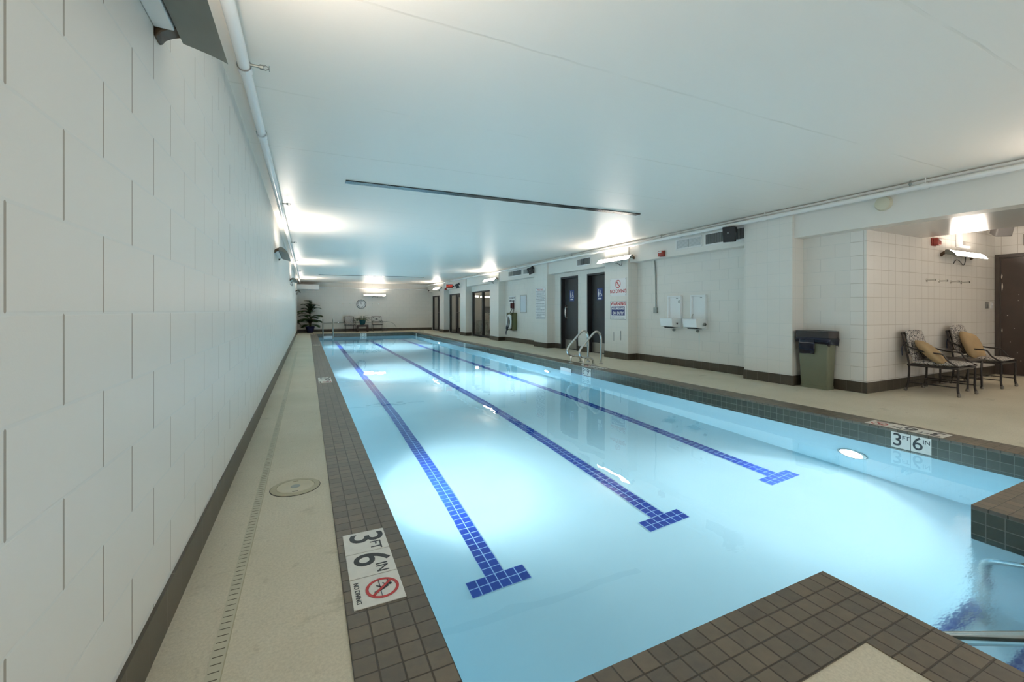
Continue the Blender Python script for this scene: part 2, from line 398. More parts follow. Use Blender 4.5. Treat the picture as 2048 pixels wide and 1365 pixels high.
# ------------------------------------------------------------------ pool
prof = [(PY0, -1.30), (7.0, -1.37), (9.5, -1.55), (16, -1.95), (PY1, -2.0)]
b = MB()
for (ya, za), (yb, zb) in zip(prof, prof[1:]): b.face([(PX0,ya,za),(PX1,ya,za),(PX1,yb,zb),(PX0,yb,zb)])
for x in (PX0, PX1):
    for (ya, za), (yb, zb) in zip(prof, prof[1:]): b.face([(x,ya,za),(x,yb,zb),(x,yb,-.245),(x,ya,-.245)])
b.face([(PX0,PY1,-2),(PX1,PY1,-2),(PX1,PY1,-.245),(PX0,PY1,-.245)])
for x0, x1 in ((PX0, SX0), (SX1, PX1)): b.face([(x0,PY0,-1.3),(x1,PY0,-1.3),(x1,PY0,-.245),(x0,PY0,-.245)])
for x in (SX0, SX1): b.face([(x,SY0,-1.1),(x,PY0,-1.1),(x,PY0,-.245),(x,SY0,-.245)])
b.face([(SX0,SY0,-1.1),(SX1,SY0,-1.1),(SX1,SY0,-.245),(SX0,SY0,-.245)])
struct(b.build('pool_basin', M_plaster, smooth=0), 'pale plastered swimming pool shell sloping to the deep end', 'pool')
b = MB(); nos = MB()
steps = [(PY0, -1.10), (.81, -.82), (.47, -.54), (.13, -.27)]
for i, (yn, zt) in enumerate(steps):
    b.box(SX0, SX1, SY0, yn, -1.32 if i == 0 else steps[i-1][1], zt)
    nos.box(SX0+.004, SX1-.004, yn-.06, yn+.003, zt-.05, zt+.003)
st = b.build('pool_steps', M_plaster); struct(st, 'plastered entry steps going down into the pool', 'steps')
nos.build('step_nosing', M_lane2, st)['label'] = 'blue tile nosing along each step'
# waterline tile band
def band(name, mat_, faces, lb):
    b = MB()
    for p, q in faces:
        b.face([(p[0],p[1],-.246),(q[0],q[1],-.246),(q[0],q[1],-.018),(p[0],p[1],-.018)])
    struct(b.build(name, mat_), lb, 'tile band')
band('waterline_tile', M_wl, [((PX0,PY0),(PX0,PY1)), ((PX1,PY0),(PX1,PY1)), ((PX0,PY1),(PX1,PY1)), ((PX0,PY0),(SX0,PY0)), ((SX1,PY0),(PX1,PY0)),
     ((SX0,SY0),(SX0,PY0)), ((SX1,SY0),(SX1,PY0)), ((SX0,SY0),(SX1,SY0))], 'dark green grey waterline tiles around the pool wall')
W = .313
b = MB()
for q in ((PX0-W, PX0, PY0, PY1+W), (PX0, PX1, PY1, PY1+W), (PX0-W, SX0, PY0-W, PY0), (SX0-W, SX0, SY0-W, PY0-W), (SX0, SX1, SY0-W, SY0), (SX1, SX1+W, SY0-W, PY0-W), (SX1, PX1, PY0-W, PY0)):
    b.box(*q, -.018, .004)
struct(b.build('pool_coping', M_cope), 'dark brown grey square tile coping around the pool edge', 'coping')
struct(MB().box(PX1, PX1+W, PY0-W, PY1+W, -.018, .004).build('pool_coping_right', M_cope_r), 'dark tile coping along the right edge of the pool', 'coping')
b = MB()
b.prism([(PX0-.02,PY0-.02),(SX0-.02,PY0-.02),(SX0-.02,SY0-.02),(SX1+.02,SY0-.02),(SX1+.02,PY0-.02),(PX1+.02,PY0-.02),(PX1+.02,PY1+.02),(PX0-.02,PY1+.02)], 'z', -2.3, WZ)
tag(b.build('pool_water', M_water, smooth=0), 'clear blue water filling the swimming pool', 'water', kind='stuff')
# lane lines
def fz(y):
    for (ya, za), (yb, zb) in zip(prof, prof[1:]):
        if y <= yb: return za+(zb-za)*(y-ya)/(yb-ya)
    return prof[-1][1]
for x, m, lb in ((1.256, M_lane, 'blue tiled lane line on the pool floor, nearest the left coping'), (2.867, M_lane2, 'blue tiled lane line down the middle of the pool floor'), (4.489, M_lane3, 'blue tiled lane line on the pool floor, nearest the right coping')):
    b = MB(); t = .0767
    def q(x0, x1, y0, y1):
        b.face([(x0,y0,fz(y0)+.003),(x1,y0,fz(y0)+.003),(x1,y1,fz(y1)+.003),(x0,y1,fz(y1)+.003)])
    q(x-3*t, x+3*t, 2.77, 2.77+2*t); yy = [2.77+2*t, 7.0, 9.5, 16, 22.6]
    for a, c in zip(yy, yy[1:]): q(x-t, x+t, a, c)
    q(x-3*t, x+3*t, 22.6, 22.6+2*t)
    tag(b.build('lane_line', m), lb, 'lane line', 'lane lines on the pool floor')
# underwater lamps
def pool_lamp(x, y, z, sx, lb):
    far = y > 6
    t = thing('underwater_lamp', lb, 'lamp', (x, y, z), 0, 'underwater pool lamps')
    b = MB(); b.lathe([(.14, 0), (.14, .02*sx), (.11, .03*sx), (.11, .012*sx)], (0,0,0), 24, ax='x'); b.build('trim_ring', M_steel, t, local=True)
    b = MB(); b.lathe([(.11, .012*sx), (.085, .022*sx), (.001, .027*sx)], (0,0,0), 24, ax='x'); b.build('lens', M_poollens, t, local=True)
    ld = bpy.data.lights.new('underwater_beam', 'SPOT'); ld.energy = 760 if far else 330; ld.color = (.97,.99,1); ld.spot_size = math.radians(125); ld.spot_blend = 1; ld.shadow_soft_size = .08
    lo = bpy.data.objects.new('beam', ld); COL.objects.link(lo); lo.parent = t; lo.location = (.06*sx, 0, 0); lo.rotation_euler = (0, -sx*math.radians(90-20), 0)
for y, zz, wd in ((2.58,-.80,'near the shallow end'), (9.09,-.88,'below the ladder rails'), (18.6,-.95,'towards the deep end')):
    pool_lamp(PX1, y, zz, -1, 'round underwater lamp in the right pool wall '+wd)
for y, zz, wd in ((4.3,-.80,'near the shallow end'), (11.6,-.9,'halfway along the pool'), (19.6,-.95,'towards the deep end')):
    pool_lamp(PX0, y, zz, 1, 'round underwater lamp in the left pool wall '+wd)
# ------------------------------------------------------------------ marker tiles and signs
def frame(o, r, u):
    r, u = Vector(r), Vector(u); n = r.cross(u); M = Matrix.Identity(4)
    for i in range(3): M[i][0], M[i][1], M[i][2], M[i][3] = r[i], u[i], n[i], o[i]
    return M
X_, Y_, Z_ = Vector((1,0,0)), Vector((0,1,0)), Vector((0,0,1))
T = Matrix.Translation
def fbox(b, M, x0, x1, y0, y1, z0, z1, m=0):
    s = b.M; b.M = M; b.box(x0, x1, y0, y1, z0, z1, m); b.M = s
def bar(b, M, p, q, w, z=.0012, h=.0008, m=0):
    p, q = Vector((p[0],p[1])), Vector((q[0],q[1])); d = (q-p).normalized(); n = Vector((-d.y, d.x))*w/2
    s = b.M; b.M = M; b.prism([tuple(p+n), tuple(p-n), tuple(q-n), tuple(q+n)], 'z', z, z+h, m); b.M = s
def ring(b, M, c, r0, r1, z=.0012, h=.0008, m=0, n=36, sx=1):
    s = b.M; b.M = M
    o = [[(c[0]+r*math.cos(2*PI*k/n)*sx, c[1]+r*math.sin(2*PI*k/n), zz) for k in range(n)] for r, zz in ((r0,z),(r1,z),(r1,z+h),(r0,z+h))]
    b.loft(o+[o[0]], m, caps=False); b.M = s
def poly(b, M, pts, z=.0012, h=.0008, m=0):
    s = b.M; b.M = M; b.prism(pts, 'z', z, z+h, m); b.M = s
def nodiving_icon(p, M, s, name, mats):
    b = MB(); ring(b, M, (0,0), .41*s, .5*s, m=0); bar(b, M, (-.3*s,.3*s), (.3*s,-.3*s), .085*s, .0022, m=0)
    bar(b, M, (-.36*s,.20*s), (-.10*s,.20*s), .035*s, m=1); bar(b, M, (-.42*s,-.06*s), (.40*s,-.06*s), .022*s, m=1)
    ring(b, M, (-.12*s,.25*s), 0.001, .055*s, m=1, n=14)
    poly(b, M, [(-.16*s,.16*s),(-.02*s,.20*s),(.10*s,.02*s),(.20*s,-.24*s),(.13*s,-.26*s),(.02*s,-.06*s),(-.06*s,.06*s)], m=1)
    bar(b, M, (.04*s,.06*s), (-.16*s,-.16*s), .04*s, m=1); bar(b, M, (-.04*s,.16*s), (-.24*s,.04*s), .035*s, m=1)
    return b.build(name, mats, p)
def depth_marker(label, o, r, u, s, texts, group, icon=False, size=None, th=.004):
    M = frame(o, r, u); n = len(texts)+(1 if icon else 0)
    t = thing('depth_marker', label, 'depth marker', o, 0, group)
    for i in range(n):
        x0 = i*s; b = MB(); fbox(b, M, x0+.0025, x0+s-.0025, .0015, s-.0015, 0, th); p = b.build('tile', M_tilew, t, bev=.001)
        if i < len(texts):
            big, sup = texts[i]; b = MB(); k = s*1.12
            b.text(big, k, M @ T((x0+.34*s, .5*s, th+.0004)), bold=.0012*s/.2); 
            if sup: b.text(sup, .36*s, M @ T((x0+.76*s, .70*s, th+.0004)), bold=.0004)
            b.build('lettering', M_ink, p)
        else:
            nodiving_icon(p, M @ T((x0+.52*s, .60*s, th)), .66*s, 'no_diving_symbol', [M_signred, M_ink])
            b = MB(); b.text('NO DIVING', .135*s, M @ T((x0+.5*s, .115*s, th+.0004)), bold=.0005); b.build('lettering', M_ink, p)
    return t
MK = 'depth marker tile sets'
depth_marker('white 3 FT, 6 IN and NO DIVING tiles in left coping near the skimmer lid', (.1655, 2.4175, .004), -Y_, X_, .2085, [('3','FT'),('6','IN')], MK, True)
depth_marker('white 3 FT 9 IN marker tiles halfway along the left coping', (.17, 8.30, .004), -Y_, X_, .2085, [('3','FT'),('9','IN')], MK, True)
depth_marker('small distant white marker tiles on the left coping beyond the middle of the pool', (.19, 16.5, .004), -Y_, X_, .2085, [('5','FT')], MK, True)
depth_marker('farthest white marker tiles on the left coping by the far pool corner', (.16, 24.0, .004), -Y_, X_, .2085, [('5','FT')], MK, True)
depth_marker('white 3 FT 6 IN tiles lying on the right coping, facing the armchair deck', (PX1+.235, 1.86, .004), Y_, -X_, .2085, [('3','FT'),('6','IN')], MK, True)
depth_marker('white 3 FT 9 IN marker tiles on the right coping beside the ladder rails', (PX1+.235, 7.05, .004), Y_, -X_, .2085, [('3','FT'),('9','IN')], MK, True)
def wl(label, o, r, s, texts): return depth_marker(label, o, r, Z_, s, texts, 'depth markers on the waterline', False, th=.003)
wl('white waterline tiles 3 FT 6 IN in the right pool wall opposite the entry steps', (PX1-.001, 2.242, -.176), -Y_, .157, [('3','FT'),('6','IN')])
wl('white waterline tiles 3 9 in the right pool wall under the ladder rails', (PX1-.001, 7.62, -.176), -Y_, .157, [('3','FT'),('9','IN')])
wl('small white waterline tiles in the right pool wall opposite the glass partition', (PX1-.001, 15.3, -.176), -Y_, .157, [('5','FT')])
wl('small white waterline tiles at the far right pool corner', (PX1-.001, 23.2, -.176), -Y_, .157, [('5','FT')])
wl('white waterline tiles 5 6 in the middle of the far pool wall', (2.55, PY1-.001, -.176), X_, .157, [('5','FT'),('6','IN')])

def panel(name, label, cat, M, w, h, mats, th=.004, group=None, bev=.001):
    o = M.translation; t = thing(name, label, cat, o, 0, group)
    b = MB(); fbox(b, M, -w/2, w/2, -h/2, h/2, 0, th); b.build('panel', mats, t, bev=bev); return t
def wallM(y, z, x=XC): return frame((x-.001, y, z), -Y_, Z_)
# no diving sign
M = wallM(8.45, 1.778); t = panel('no_diving_sign', 'white NO DIVING sign with red crossed-out diver above the warning sign', 'sign', M, .60, .435, M_signw)
ico = nodiving_icon(t, M @ T((.0, .085, .004)), .20, 'no_diving_symbol', [M_signred, M_signred])
b = MB(); b.text('NO DIVING', .118, M @ T((0, -.10, .0045)), bold=.003); b.build('lettering', M_signred, t)
for x in (-.28, .28):
    for y in (-.195, .195):
        b = MB(); b.M = M; b.lathe([(.008, .004), (.006, .007), (.001, .0075)], (x, y, 0), 10); b.build('screw', M_ink, t)
# warning sign
M = wallM(8.45, 1.207); t = panel('warning_sign', 'WARNING no lifeguard on duty sign with blue panel below the no diving sign', 'sign', M, .60, .46, M_signw)
b = MB()
for p, q in (((-.295,-.225),(.295,-.225)),((-.295,.225),(.295,.225)),((-.295,-.225),(-.295,.225)),((.295,-.225),(.295,.225))): bar(b, M, p, q, .006, .0042)
b.build('border', M_ink, t)
b = MB(); fbox(b, M, -.25, .25, -.13, .095, .004, .0046); b.build('blue_panel', M_signblue, t)
b = MB(); b.text('WARNING', .115, M @ T((0, .158, .0045)), bold=.004); b.build('warning_lettering', M_signred, t)
b = MB(); b.text('NO LIFEGUARD', .066, M @ T((0, .04, .0052)), bold=.003); b.build('lifeguard_lettering', M_signw, t)
b = MB(); b.text('ON DUTY', .092, M @ T((0, -.072, .0052)), bold=.003); b.build('duty_lettering', M_signw, t)
def greek(b, M, x0, x1, y, h, z=.0042):
    x = x0
    while x < x1-.01:
        w = min(random.uniform(.018, .06), x1-x); bar(b, M, (x, y), (x+w, y), h, z); x += w+.012
for yy in (-.163, -.196):
    b = MB(); greek(b, M, -.25, .25, yy, .014); b.build('small_print', M_ink, t)
# pool rules
M = wallM(12.28, 1.435); t = panel('pool_rules_sign', 'tall white pool rules board ruled into boxes of small print', 'sign', M, .66, 1.03, M_signw)
b = MB(); ys_ = [.50, .40, .26, .155, .01, -.09, -.185, -.285, -.38, -.445, -.50]
for y in ys_: bar(b, M, (-.315, y), (.315, y), .010, .0042)
for x in (-.315, .315): bar(b, M, (x, -.50), (x, .50), .010, .0042)
b.build('ruled_boxes', M_inkg, t)
b = MB(); b.text('POOL RULES', .07, M @ T((0, .447, .0045)), bold=.002); b.build('heading', M_signred, t)
for ya, yb in zip(ys_[1:], ys_[2:]):
    k = max(1, int((ya-yb)/.042)); b = MB()
    for i in range(k): greek(b, M, -.25, random.choice((.27, .27, .1, 0)) if i == k-1 else .27, ya-.026-i*.038, .016)
    b.build('small_print', M_inkg, t)
# emergency phone sign and phone
M = wallM(14.95, 1.63, XR-.001); t = panel('emergency_sign', 'small white sign in case of emergency above the wall phone', 'sign', M, .62, .26, M_signw)
b = MB(); b.text('IN CASE OF', .085, M @ T((0, .06, .0045)), bold=.003); b.build('lettering', M_ink, t)
b = MB(); b.text('EMERGENCY', .085, M @ T((0, -.05, .0045)), bold=.003); b.build('lettering', M_ink, t)
M = wallM(14.86, 1.39, XR); t = thing('wall_phone', 'dark red wall phone above the ring buoy cabinet', 'phone', (XR, 14.86, 1.39))
b = MB(); fbox(b, M, -.10, .10, -.11, .11, 0, .06); b.build('body', mat('phone_maroon', C(.075,.012,.012), .3), t, bev=.02)
b = MB(); b.tube([(XR-.075, 14.92, 1.30), (XR-.085, 14.93, 1.34), (XR-.085, 14.93, 1.45), (XR-.075, 14.92, 1.49)], [.03, .02, .02, .03], 10); b.build('handset', mat('phone_grey', C(.25,.22,.22), .3), t)
b = MB(); b.cyl((XR-.03, 14.78, 1.48), (XR-.03, 14.78, 1.58), .012); b.build('aerial', M_black, t)
# notice frame
M = wallM(14.02, 1.45, XR); t = panel('notice_frame', 'narrow framed blank notice on the wall right of the ring buoy', 'notice', M, .46, .62, mat('notice_paper', C(.62,.70,.76), .25), .006)
b = MB()
for x0, x1, y0, y1 in ((-.24,-.22,-.32,.32),(.22,.24,-.32,.32),(-.24,.24,.305,.325),(-.24,.24,-.325,-.305)): fbox(b, M, x0, x1, y0, y1, 0, .014)
b.build('frame', M_galv, t)
# ring buoy cabinet
cy0, cy1, cz0, cz1, cd = 14.54, 15.04, .45, 1.12, .20
t = thing('ring_buoy_cabinet', 'olive green open cabinet mounted under the wall phone', 'cabinet', (XR, 14.8, cz0))
b = MB(); b.box(XR-.012, XR, cy0, cy1, cz0, cz1); b.box(XR-cd, XR, cy0, cy0+.014, cz0, cz1); b.box(XR-cd, XR, cy1-.014, cy1, cz0, cz1); b.box(XR-cd, XR, cy0, cy1, cz1-.014, cz1); b.box(XR-cd, XR, cy0, cy1, cz0, cz0+.014)
b.box(XR-cd, XR-cd+.012, cy0, cy0+.06, cz0, cz1); b.box(XR-cd, XR-cd+.012, cy0, cy1, cz1-.09, cz1)
b.build('body', M_olive, t)
b = MB(); b.tube([(XR-.10, 14.94, cz1), (XR-.06, 14.92, cz1+.09), (XR-.02, 14.88, 1.29)], .012, 6); b.build('strap', M_black, t)
b = MB(); b.tube([(XR-.10, 14.66, cz1), (XR-.06, 14.71, cz1+.09), (XR-.02, 14.77, 1.29)], .012, 6); b.build('strap', M_black, t)
t = thing('ring_buoy', 'white ring buoy with dark rope hanging in the olive cabinet', 'ring buoy', (XR-.20, 14.79, .77))
b = MB(); R0, r0 = .205, .058
b.loft([[(( R0+r0*math.cos(a))*math.cos(p)*1.0*0 + r0*math.sin(a)*.9, (R0+r0*math.cos(a))*math.cos(p)*.78, (R0+r0*math.cos(a))*math.sin(p)*1.12) for a in [2*PI*k/12 for k in range(12)]] for p in [2*PI*i/32 for i in range(33)]], caps=False)
b.build('ring', M_buoy, t, local=True)
b = MB()
for k in range(4):
    y0 = random.uniform(-.12, .12); y1 = random.uniform(-.05, .18)
    b.tube(smoothpath([(-.06, y0, -.12), (-.085, y0+.05, -.25), (-.08, y1, -.34), (-.07, y1+.05, -.30), (-.07, y1+.02, -.18)]), .011, 6)
b.tube(smoothpath([(-.07, .10, -.26), (-.07, .12, -.40), (-.06, .17, -.52), (-.06, .20, -.40), (-.06, .14, -.30)]), .010, 6)
b.tube(smoothpath([(-.06, .0, .22), (-.075, -.02, .0), (-.07, .06, -.2)]), .010, 6)
b.build('rope', M_rope, t, local=True)

# ------------------------------------------------------------------ wall lamps
def make_lamp():
    L = 1.24; t = thing('wall_lamp', '', 'lamp', (0,0,0), 0, 'linear wall lamps')
    sec = [(.066,.022),(.062,.07),(.072,.092),(.10,.092),(.135,.074),(.165,.046),(.19,.012),(.207,-.020),(.19,-.012),(.14,.004),(.10,.014)]
    for s in (-1, 1):
        x = s*(L/2-.048)
        b = MB(); pts = [(0,.034),(.012,.050),(.035,.066),(.06,.078),(.085,.082)]; low = [(.085,.032),(.06,.030),(.04,.022),(.02,.008),(.010,-.008),(0,-.012)]
        b.prism([(-d, z) for d, z in pts+low], 'x', x-.032, x+.032); b.build('bracket', M_lbrown, t, bev=.004)
        b = MB(); b.prism([(-d, z) for d, z in sec], 'x', s*L/2-s*.014, s*L/2); b.build('end_cap', M_lgrey, t)
    b = MB(); bot_ = [(.207,-.020),(.19,-.012),(.14,.004),(.10,.014),(.066,.022),(.062,.07),(.072,.092),(.10,.092),(.1165,.0835)]
    inn = [(.113,.075),(.098,.084),(.077,.084),(.069,.068),(.072,.029),(.103,.021),(.142,.011),(.188,-.004),(.201,-.013)]
    b.prism([(-d, z) for d, z in bot_+inn], 'x', -L/2+.014, L/2-.014); b.build('reflector', M_lgrey, t)
    b = MB(); top = [(.118,.082),(.135,.073),(.165,.045),(.189,.011),(.204,-.013)]; bb = [(.198,-.010),(.182,.008),(.160,.039),(.131,.065),(.1155,.074)]
    b.prism([(-d, z) for d, z in top+bb], 'x', -L/2+.016, L/2-.016); b.build('lens', M_lens, t)
    b = MB(); b.box(-L/2+.085, L/2-.085, -.060, -.001, .016, .066); b.build('ballast_box', M_white, t, bev=.004)
    b = MB(); b.tube(smoothpath([(.20,-.05,.03),(.20,-.05,-.06),(.15,-.04,-.15),(.02,-.03,-.05),(-.08,-.02,-.04),(-.13,-.008,-.11)], 3), .006, 6); b.build('cable', M_black, t)
    return t
LM = make_lamp(); HP = PI/2; first = True
for i, (x, y, z, rz, lb) in enumerate([
    (XL, 1.345, 2.168, HP, 'grey wall lamp on the left wall, cut off by the photo top'),
    (XL, 8.52, 2.145, HP, 'second grey wall lamp along the left wall, dark seen end on'),
    (XL, 15.3, 2.12, HP, 'third small grey wall lamp far along the left wall'),
    (XL, 22.6, 2.08, HP, 'farthest small wall lamp on the left wall just before the corner palm'),
    (7.0, 8.47, 2.43, -HP, 'lit linear wall lamp on the pillar above the NO DIVING sign'),
    (7.0, 16.2, 2.43, -HP, 'lit linear wall lamp on the pillar left of the ring buoy'),
    (7.0, 23.7, 2.43, -HP, 'small lit wall lamp just left of the exit sign'),
    (3.58, YF, 2.08, 0, 'lit linear wall lamp on the far wall above the clock'),
    (10.13, YA, 2.115, 0, 'lit linear wall lamp on the alcove wall above the coat hooks'),
    (7.03, .6, 2.43, -HP, 'linear wall lamp on the beam over the alcove at the near end'),
    (5.5, YB, 2.14, PI, 'extra unseen wall lamp added on the back wall between the two added windows'),  # added behind the camera to light the near end
    (XA, .2, 2.2, -HP, 'extra unseen wall lamp added on the door wall at the near end of the alcove')]):  # out of view, added for more light from the near side
    if i == 0: LM.location = (x, y, z); LM.rotation_euler = (0,0,rz); LM['label'] = lb
    else: dup(LM, (x, y, z), rz, lb)

for o in list(COL.objects):
    if o.name.startswith('cable') and o.parent and o.parent.location.x < 0 and o.parent.location.y < 10: bpy.data.objects.remove(o)
# ------------------------------------------------------------------ pipes, vents, ceiling strips
def pipe(label, pts, r, name='sprinkler_pipe', hang=(), heads=()):
    t = thing(name, label, 'pipe', pts[0], 0, 'white sprinkler pipes')
    b = MB(); b.tube(pts, r, 14)
    b.build('pipe_run', M_pipe, t)
    for p in hang:
        b = MB(); b.lathe([(r+.007,-.035),(r+.007,.035)], p, 14, ax=('y' if abs(pts[0][1]-pts[1][1]) > 1 else 'x')); b.build('coupling', M_pipe, t)
        b = MB(); b.cyl((p[0],p[1],p[2]), (p[0],p[1],cz(p[0])), .006, 6); b.build('hanger_rod', M_pipe, t)
    for p, q in heads:
        b = MB(); b.cyl(p, q, .009, 8); b.build('branch_pipe', M_galv, t)
        c = Vector(q); d = (Vector(q)-Vector(p)).normalized(); b = MB()
        b.cyl(c, c+d*.02, .016, 8); b.cyl(c+d*.05, c+d*.053, .018, 10)
        for s in (-1, 1): b.tube([c+d*.015+Z_*.004*s, c+d*.03+Z_*.015*s, c+d*.05+Z_*.004*s], .003, 5)
        b.build('sprinkler_head', M_galv, t)
PL = -.349
pipe('white sprinkler pipe running under the ceiling along the left wall', [(PL,YB,2.70),(PL,25.1,2.70)], .034, hang=[(PL,y,2.70) for y in (3.1,4.2,6.9,10.6,14.4,18.2,22)],
     heads=[((PL+.03,y,2.70),(PL+.085,y,2.70)) for y in (3.05,6.8,10.55,14.3,18.05,21.8)])
pipe('white sprinkler pipe running under the ceiling along the right beams and pillars', [(6.87,YB,2.735),(6.87,8.09,2.735),(6.87,26.0,2.735)], .034, hang=[(6.87,y,2.735) for y in (2.55,4.6,6.4,8.6,10.9,14.2,17.9,21.5)],
     heads=[((6.87,y,2.76),(6.87,y,2.79)) for y in (2.7,6.9,10.3,13.9,17.6)])
pipe('white sprinkler pipe crossing the far wall under the ceiling', [(.57,26.15,2.50),(6.8,26.15,2.50)], .034)
def strip(y, x0, x1, lb):
    b = MB(); z = lambda x: cz(x)-.001
    b.loft([[(x0,y-.06,z(x0)-.012),(x0,y+.06,z(x0)-.012),(x0,y+.06,z(x0)),(x0,y-.06,z(x0))],[(x1,y-.06,z(x1)-.012),(x1,y+.06,z(x1)-.012),(x1,y+.06,z(x1)),(x1,y-.06,z(x1))]])
    tag(b.build('ceiling_slot_diffuser', M_strip), lb, 'vent', 'dark ceiling slot diffusers')
strip(5.58, .42, 5.03, 'long dark slot diffuser across the ceiling, nearer of the two')
strip(20.5, .45, 5.1, 'thin dark slot diffuser across the ceiling towards the far wall')
t = thing('cable_raceway', 'thin white cable raceway along the top of the right beams', 'raceway', (6.95, 5, 2.83))
b = MB(); b.box(6.93, 6.98, YB, 8.09, 2.80, 2.825); b.box(6.93, 6.98, 8.09, 12, 2.80, 2.825); b.build('channel', M_white, t)
for y in (3.15, 4.25, 5.9, 7.1):
    b = MB(); b.box(6.925, 6.98, y-.03, y+.03, 2.795, 2.828); b.build('joint_cover', M_white, t)
def vent(label, y0, y1, z0, z1, blades, vertical, dark, parts=2, x=7.03):
    t = thing('wall_vent', label, 'vent', (x, (y0+y1)/2, (z0+z1)/2), 0, 'vents in the right hand beams')
    b = MB(); w = .03; M = frame((x, y1, z0), -Y_, Z_); L, Hh = y1-y0, z1-z0
    for q in ((-w, L+w, -w, 0), (-w, L+w, Hh, Hh+w), (-w, 0, 0, Hh), (L, L+w, 0, Hh)): fbox(b, M, *q, 0, .012)
    b.build('frame', M_white, t)
    b = MB(); fbox(b, M, 0, L, 0, Hh, .0005, .002); b.build('backing', M_darkhole if dark else M_galv, t)
    for p in range(parts):
        b = MB(); a0, a1 = L*p/parts+.008, L*(p+1)/parts-.008
        for k in range(blades):
            if vertical: xx = a0+(a1-a0)*(k+.5)/blades; fbox(b, M, xx-.006, xx+.004, .005, Hh-.005, .002, .012)
            else: zz = Hh*(k+.5)/blades; fbox(b, M, a0, a1, zz-.006, zz+.004, .002, .012)
        b.build('louvre', M_ventdark if dark else M_louvre, t)
vent('white louvred vent in the beam left of the black speaker', 6.02, 6.62, 2.50, 2.665, 10, False, False)
vent('dark bladed vent in the beam partly behind the nearest black speaker', 5.08, 5.90, 2.49, 2.68, 16, True, True, 2)
vent('small grey bladed vent in the beam above the restroom doors', 9.65, 10.28, 2.49, 2.66, 9, True, True)
vent('grey bladed vent in the beam above the phone, left one', 13.70, 14.80, 2.50, 2.67, 12, True, True, 3)
vent('grey bladed vent behind the small black speaker', 12.75, 13.58, 2.50, 2.67, 12, True, True, 2)
def speaker(label, loc, rz, s=1.0, m=None, tilt=.25, mount=(0,.16,0), roll=0):
    t = thing('wall_speaker', label, 'speaker', loc, rz, 'wall speakers')
    t.rotation_euler = (tilt, roll, rz)
    b = MB(); w, h, d = .12*s, .155*s, .09*s
    b.loft([[(-w*.72,d,-h*.8),(w*.72,d,-h*.8),(w*.72,d,h*.8),(-w*.72,d,h*.8)],[(-w,-d,-h),(w,-d,-h),(w,-d,h),(-w,-d,h)]]); b.build('cabinet', m or M_black, t, bev=.012*s, local=True)
    b = MB(); b.box(-w*.88, w*.88, -d-.006, -d, -h*.90, h*.90); b.build('grille', M_blackm if m is None else m, t, bev=.004, local=True)
    b = MB(); b.lathe([(.001,-d-.010),(.014*s,-d-.009),(.014*s,-d-.005)], (-.02*s,0,.03*s), 12, ax='y'); b.build('tweeter_dome', M_steel, t, local=True)
    b = MB(); b.cyl((0,d,0), mount, .022*s, 8); b.box(mount[0]-.03,mount[0]+.03,mount[1]-.03,mount[1]+.0,mount[2]-.05,mount[2]+.05); b.build('bracket', M_black, t, local=True)
    return t
speaker('black box speaker on the beam beside the pillar next to the trash bin', (6.84, 5.23, 2.575), -HP+.5, .90, mount=(.06,.19,.05))
speaker('small tilted black speaker on the beam next to the pool rules pillar', (6.86, 12.74, 2.555), -HP+1.0, .76, tilt=.3, mount=(.10,.16,.04), roll=-.38)
speaker('small black speaker on the beam right of the exit sign', (6.86, 20.22, 2.43), -HP+1.05, .72, tilt=.3, mount=(.10,.16,.04), roll=-.38)
speaker('grey speaker high in the alcove corner above the brown door', (11.22, 3.12, 2.70), -.65, 1.05, mat('speaker_grey', C(.13,.125,.12), .4), .3, mount=(.15,.26,.1))
def horn(label, o, r):
    M = frame(o, r, Z_); t = thing('fire_alarm_horn', label, 'fire alarm', o, 0, 'red fire alarm horns')
    b = MB(); fbox(b, M, -.075, .075, -.065, .065, 0, .02); b.build('back_box', M_red, t, bev=.004)
    b = MB(); fbox(b, M, -.07, .07, -.06, .06, .02, .085); b.build('horn_body', M_red, t, bev=.012)
    b = MB(); fbox(b, M, -.045, .045, .015, .045, .085, .10); b.build('strobe_lens', M_signw, t, bev=.008)
horn('red fire alarm horn on the beam above the drinking fountains', (7.03, 7.02, 2.445), -Y_)
horn('small red fire alarm horn under the exit sign', (7.03, 22.50, 2.39), -Y_)
horn('red fire alarm horn under the soffit on the alcove wall', (9.28, YA, 2.325), X_)
# smoke detector
t = thing('smoke_detector', 'round cream smoke detector on the beam above the alcove opening', 'smoke detector', (7.03, 3.04, 2.645))
b = MB(); b.lathe([(.10, 0), (.10,-.018), (.086,-.045), (.06,-.052), (.001,-.053)], (7.03, 3.04, 2.645), 28, ax='x'); b.build('housing', M_cream, t)
b = MB()
for a0 in (20, 110, 200, 290):
    pts = [(6.99, 3.04+.082*math.cos(math.radians(a0+i*6)), 2.645+.082*math.sin(math.radians(a0+i*6))) for i in range(10)]
    b.tube(pts, .006, 6)
b.build('smoke_slot', M_black, t)
# electrical conduit
t = thing('electrical_conduit', 'grey conduit dropping to a small box left of the drinking fountains', 'conduit', (XR, 7.48, 1.2))
b = MB(); b.tube([(XR-.02, 7.50, 2.36), (XR-.02, 7.47, 2.0), (XR-.02, 7.46, 1.26)], .014, 8); b.build('pipe_run', M_galv, t)
b = MB(); b.box(XR-.05, XR, 7.41, 7.51, 1.14, 1.27); b.build('outlet_box', M_galv, t, bev=.004)
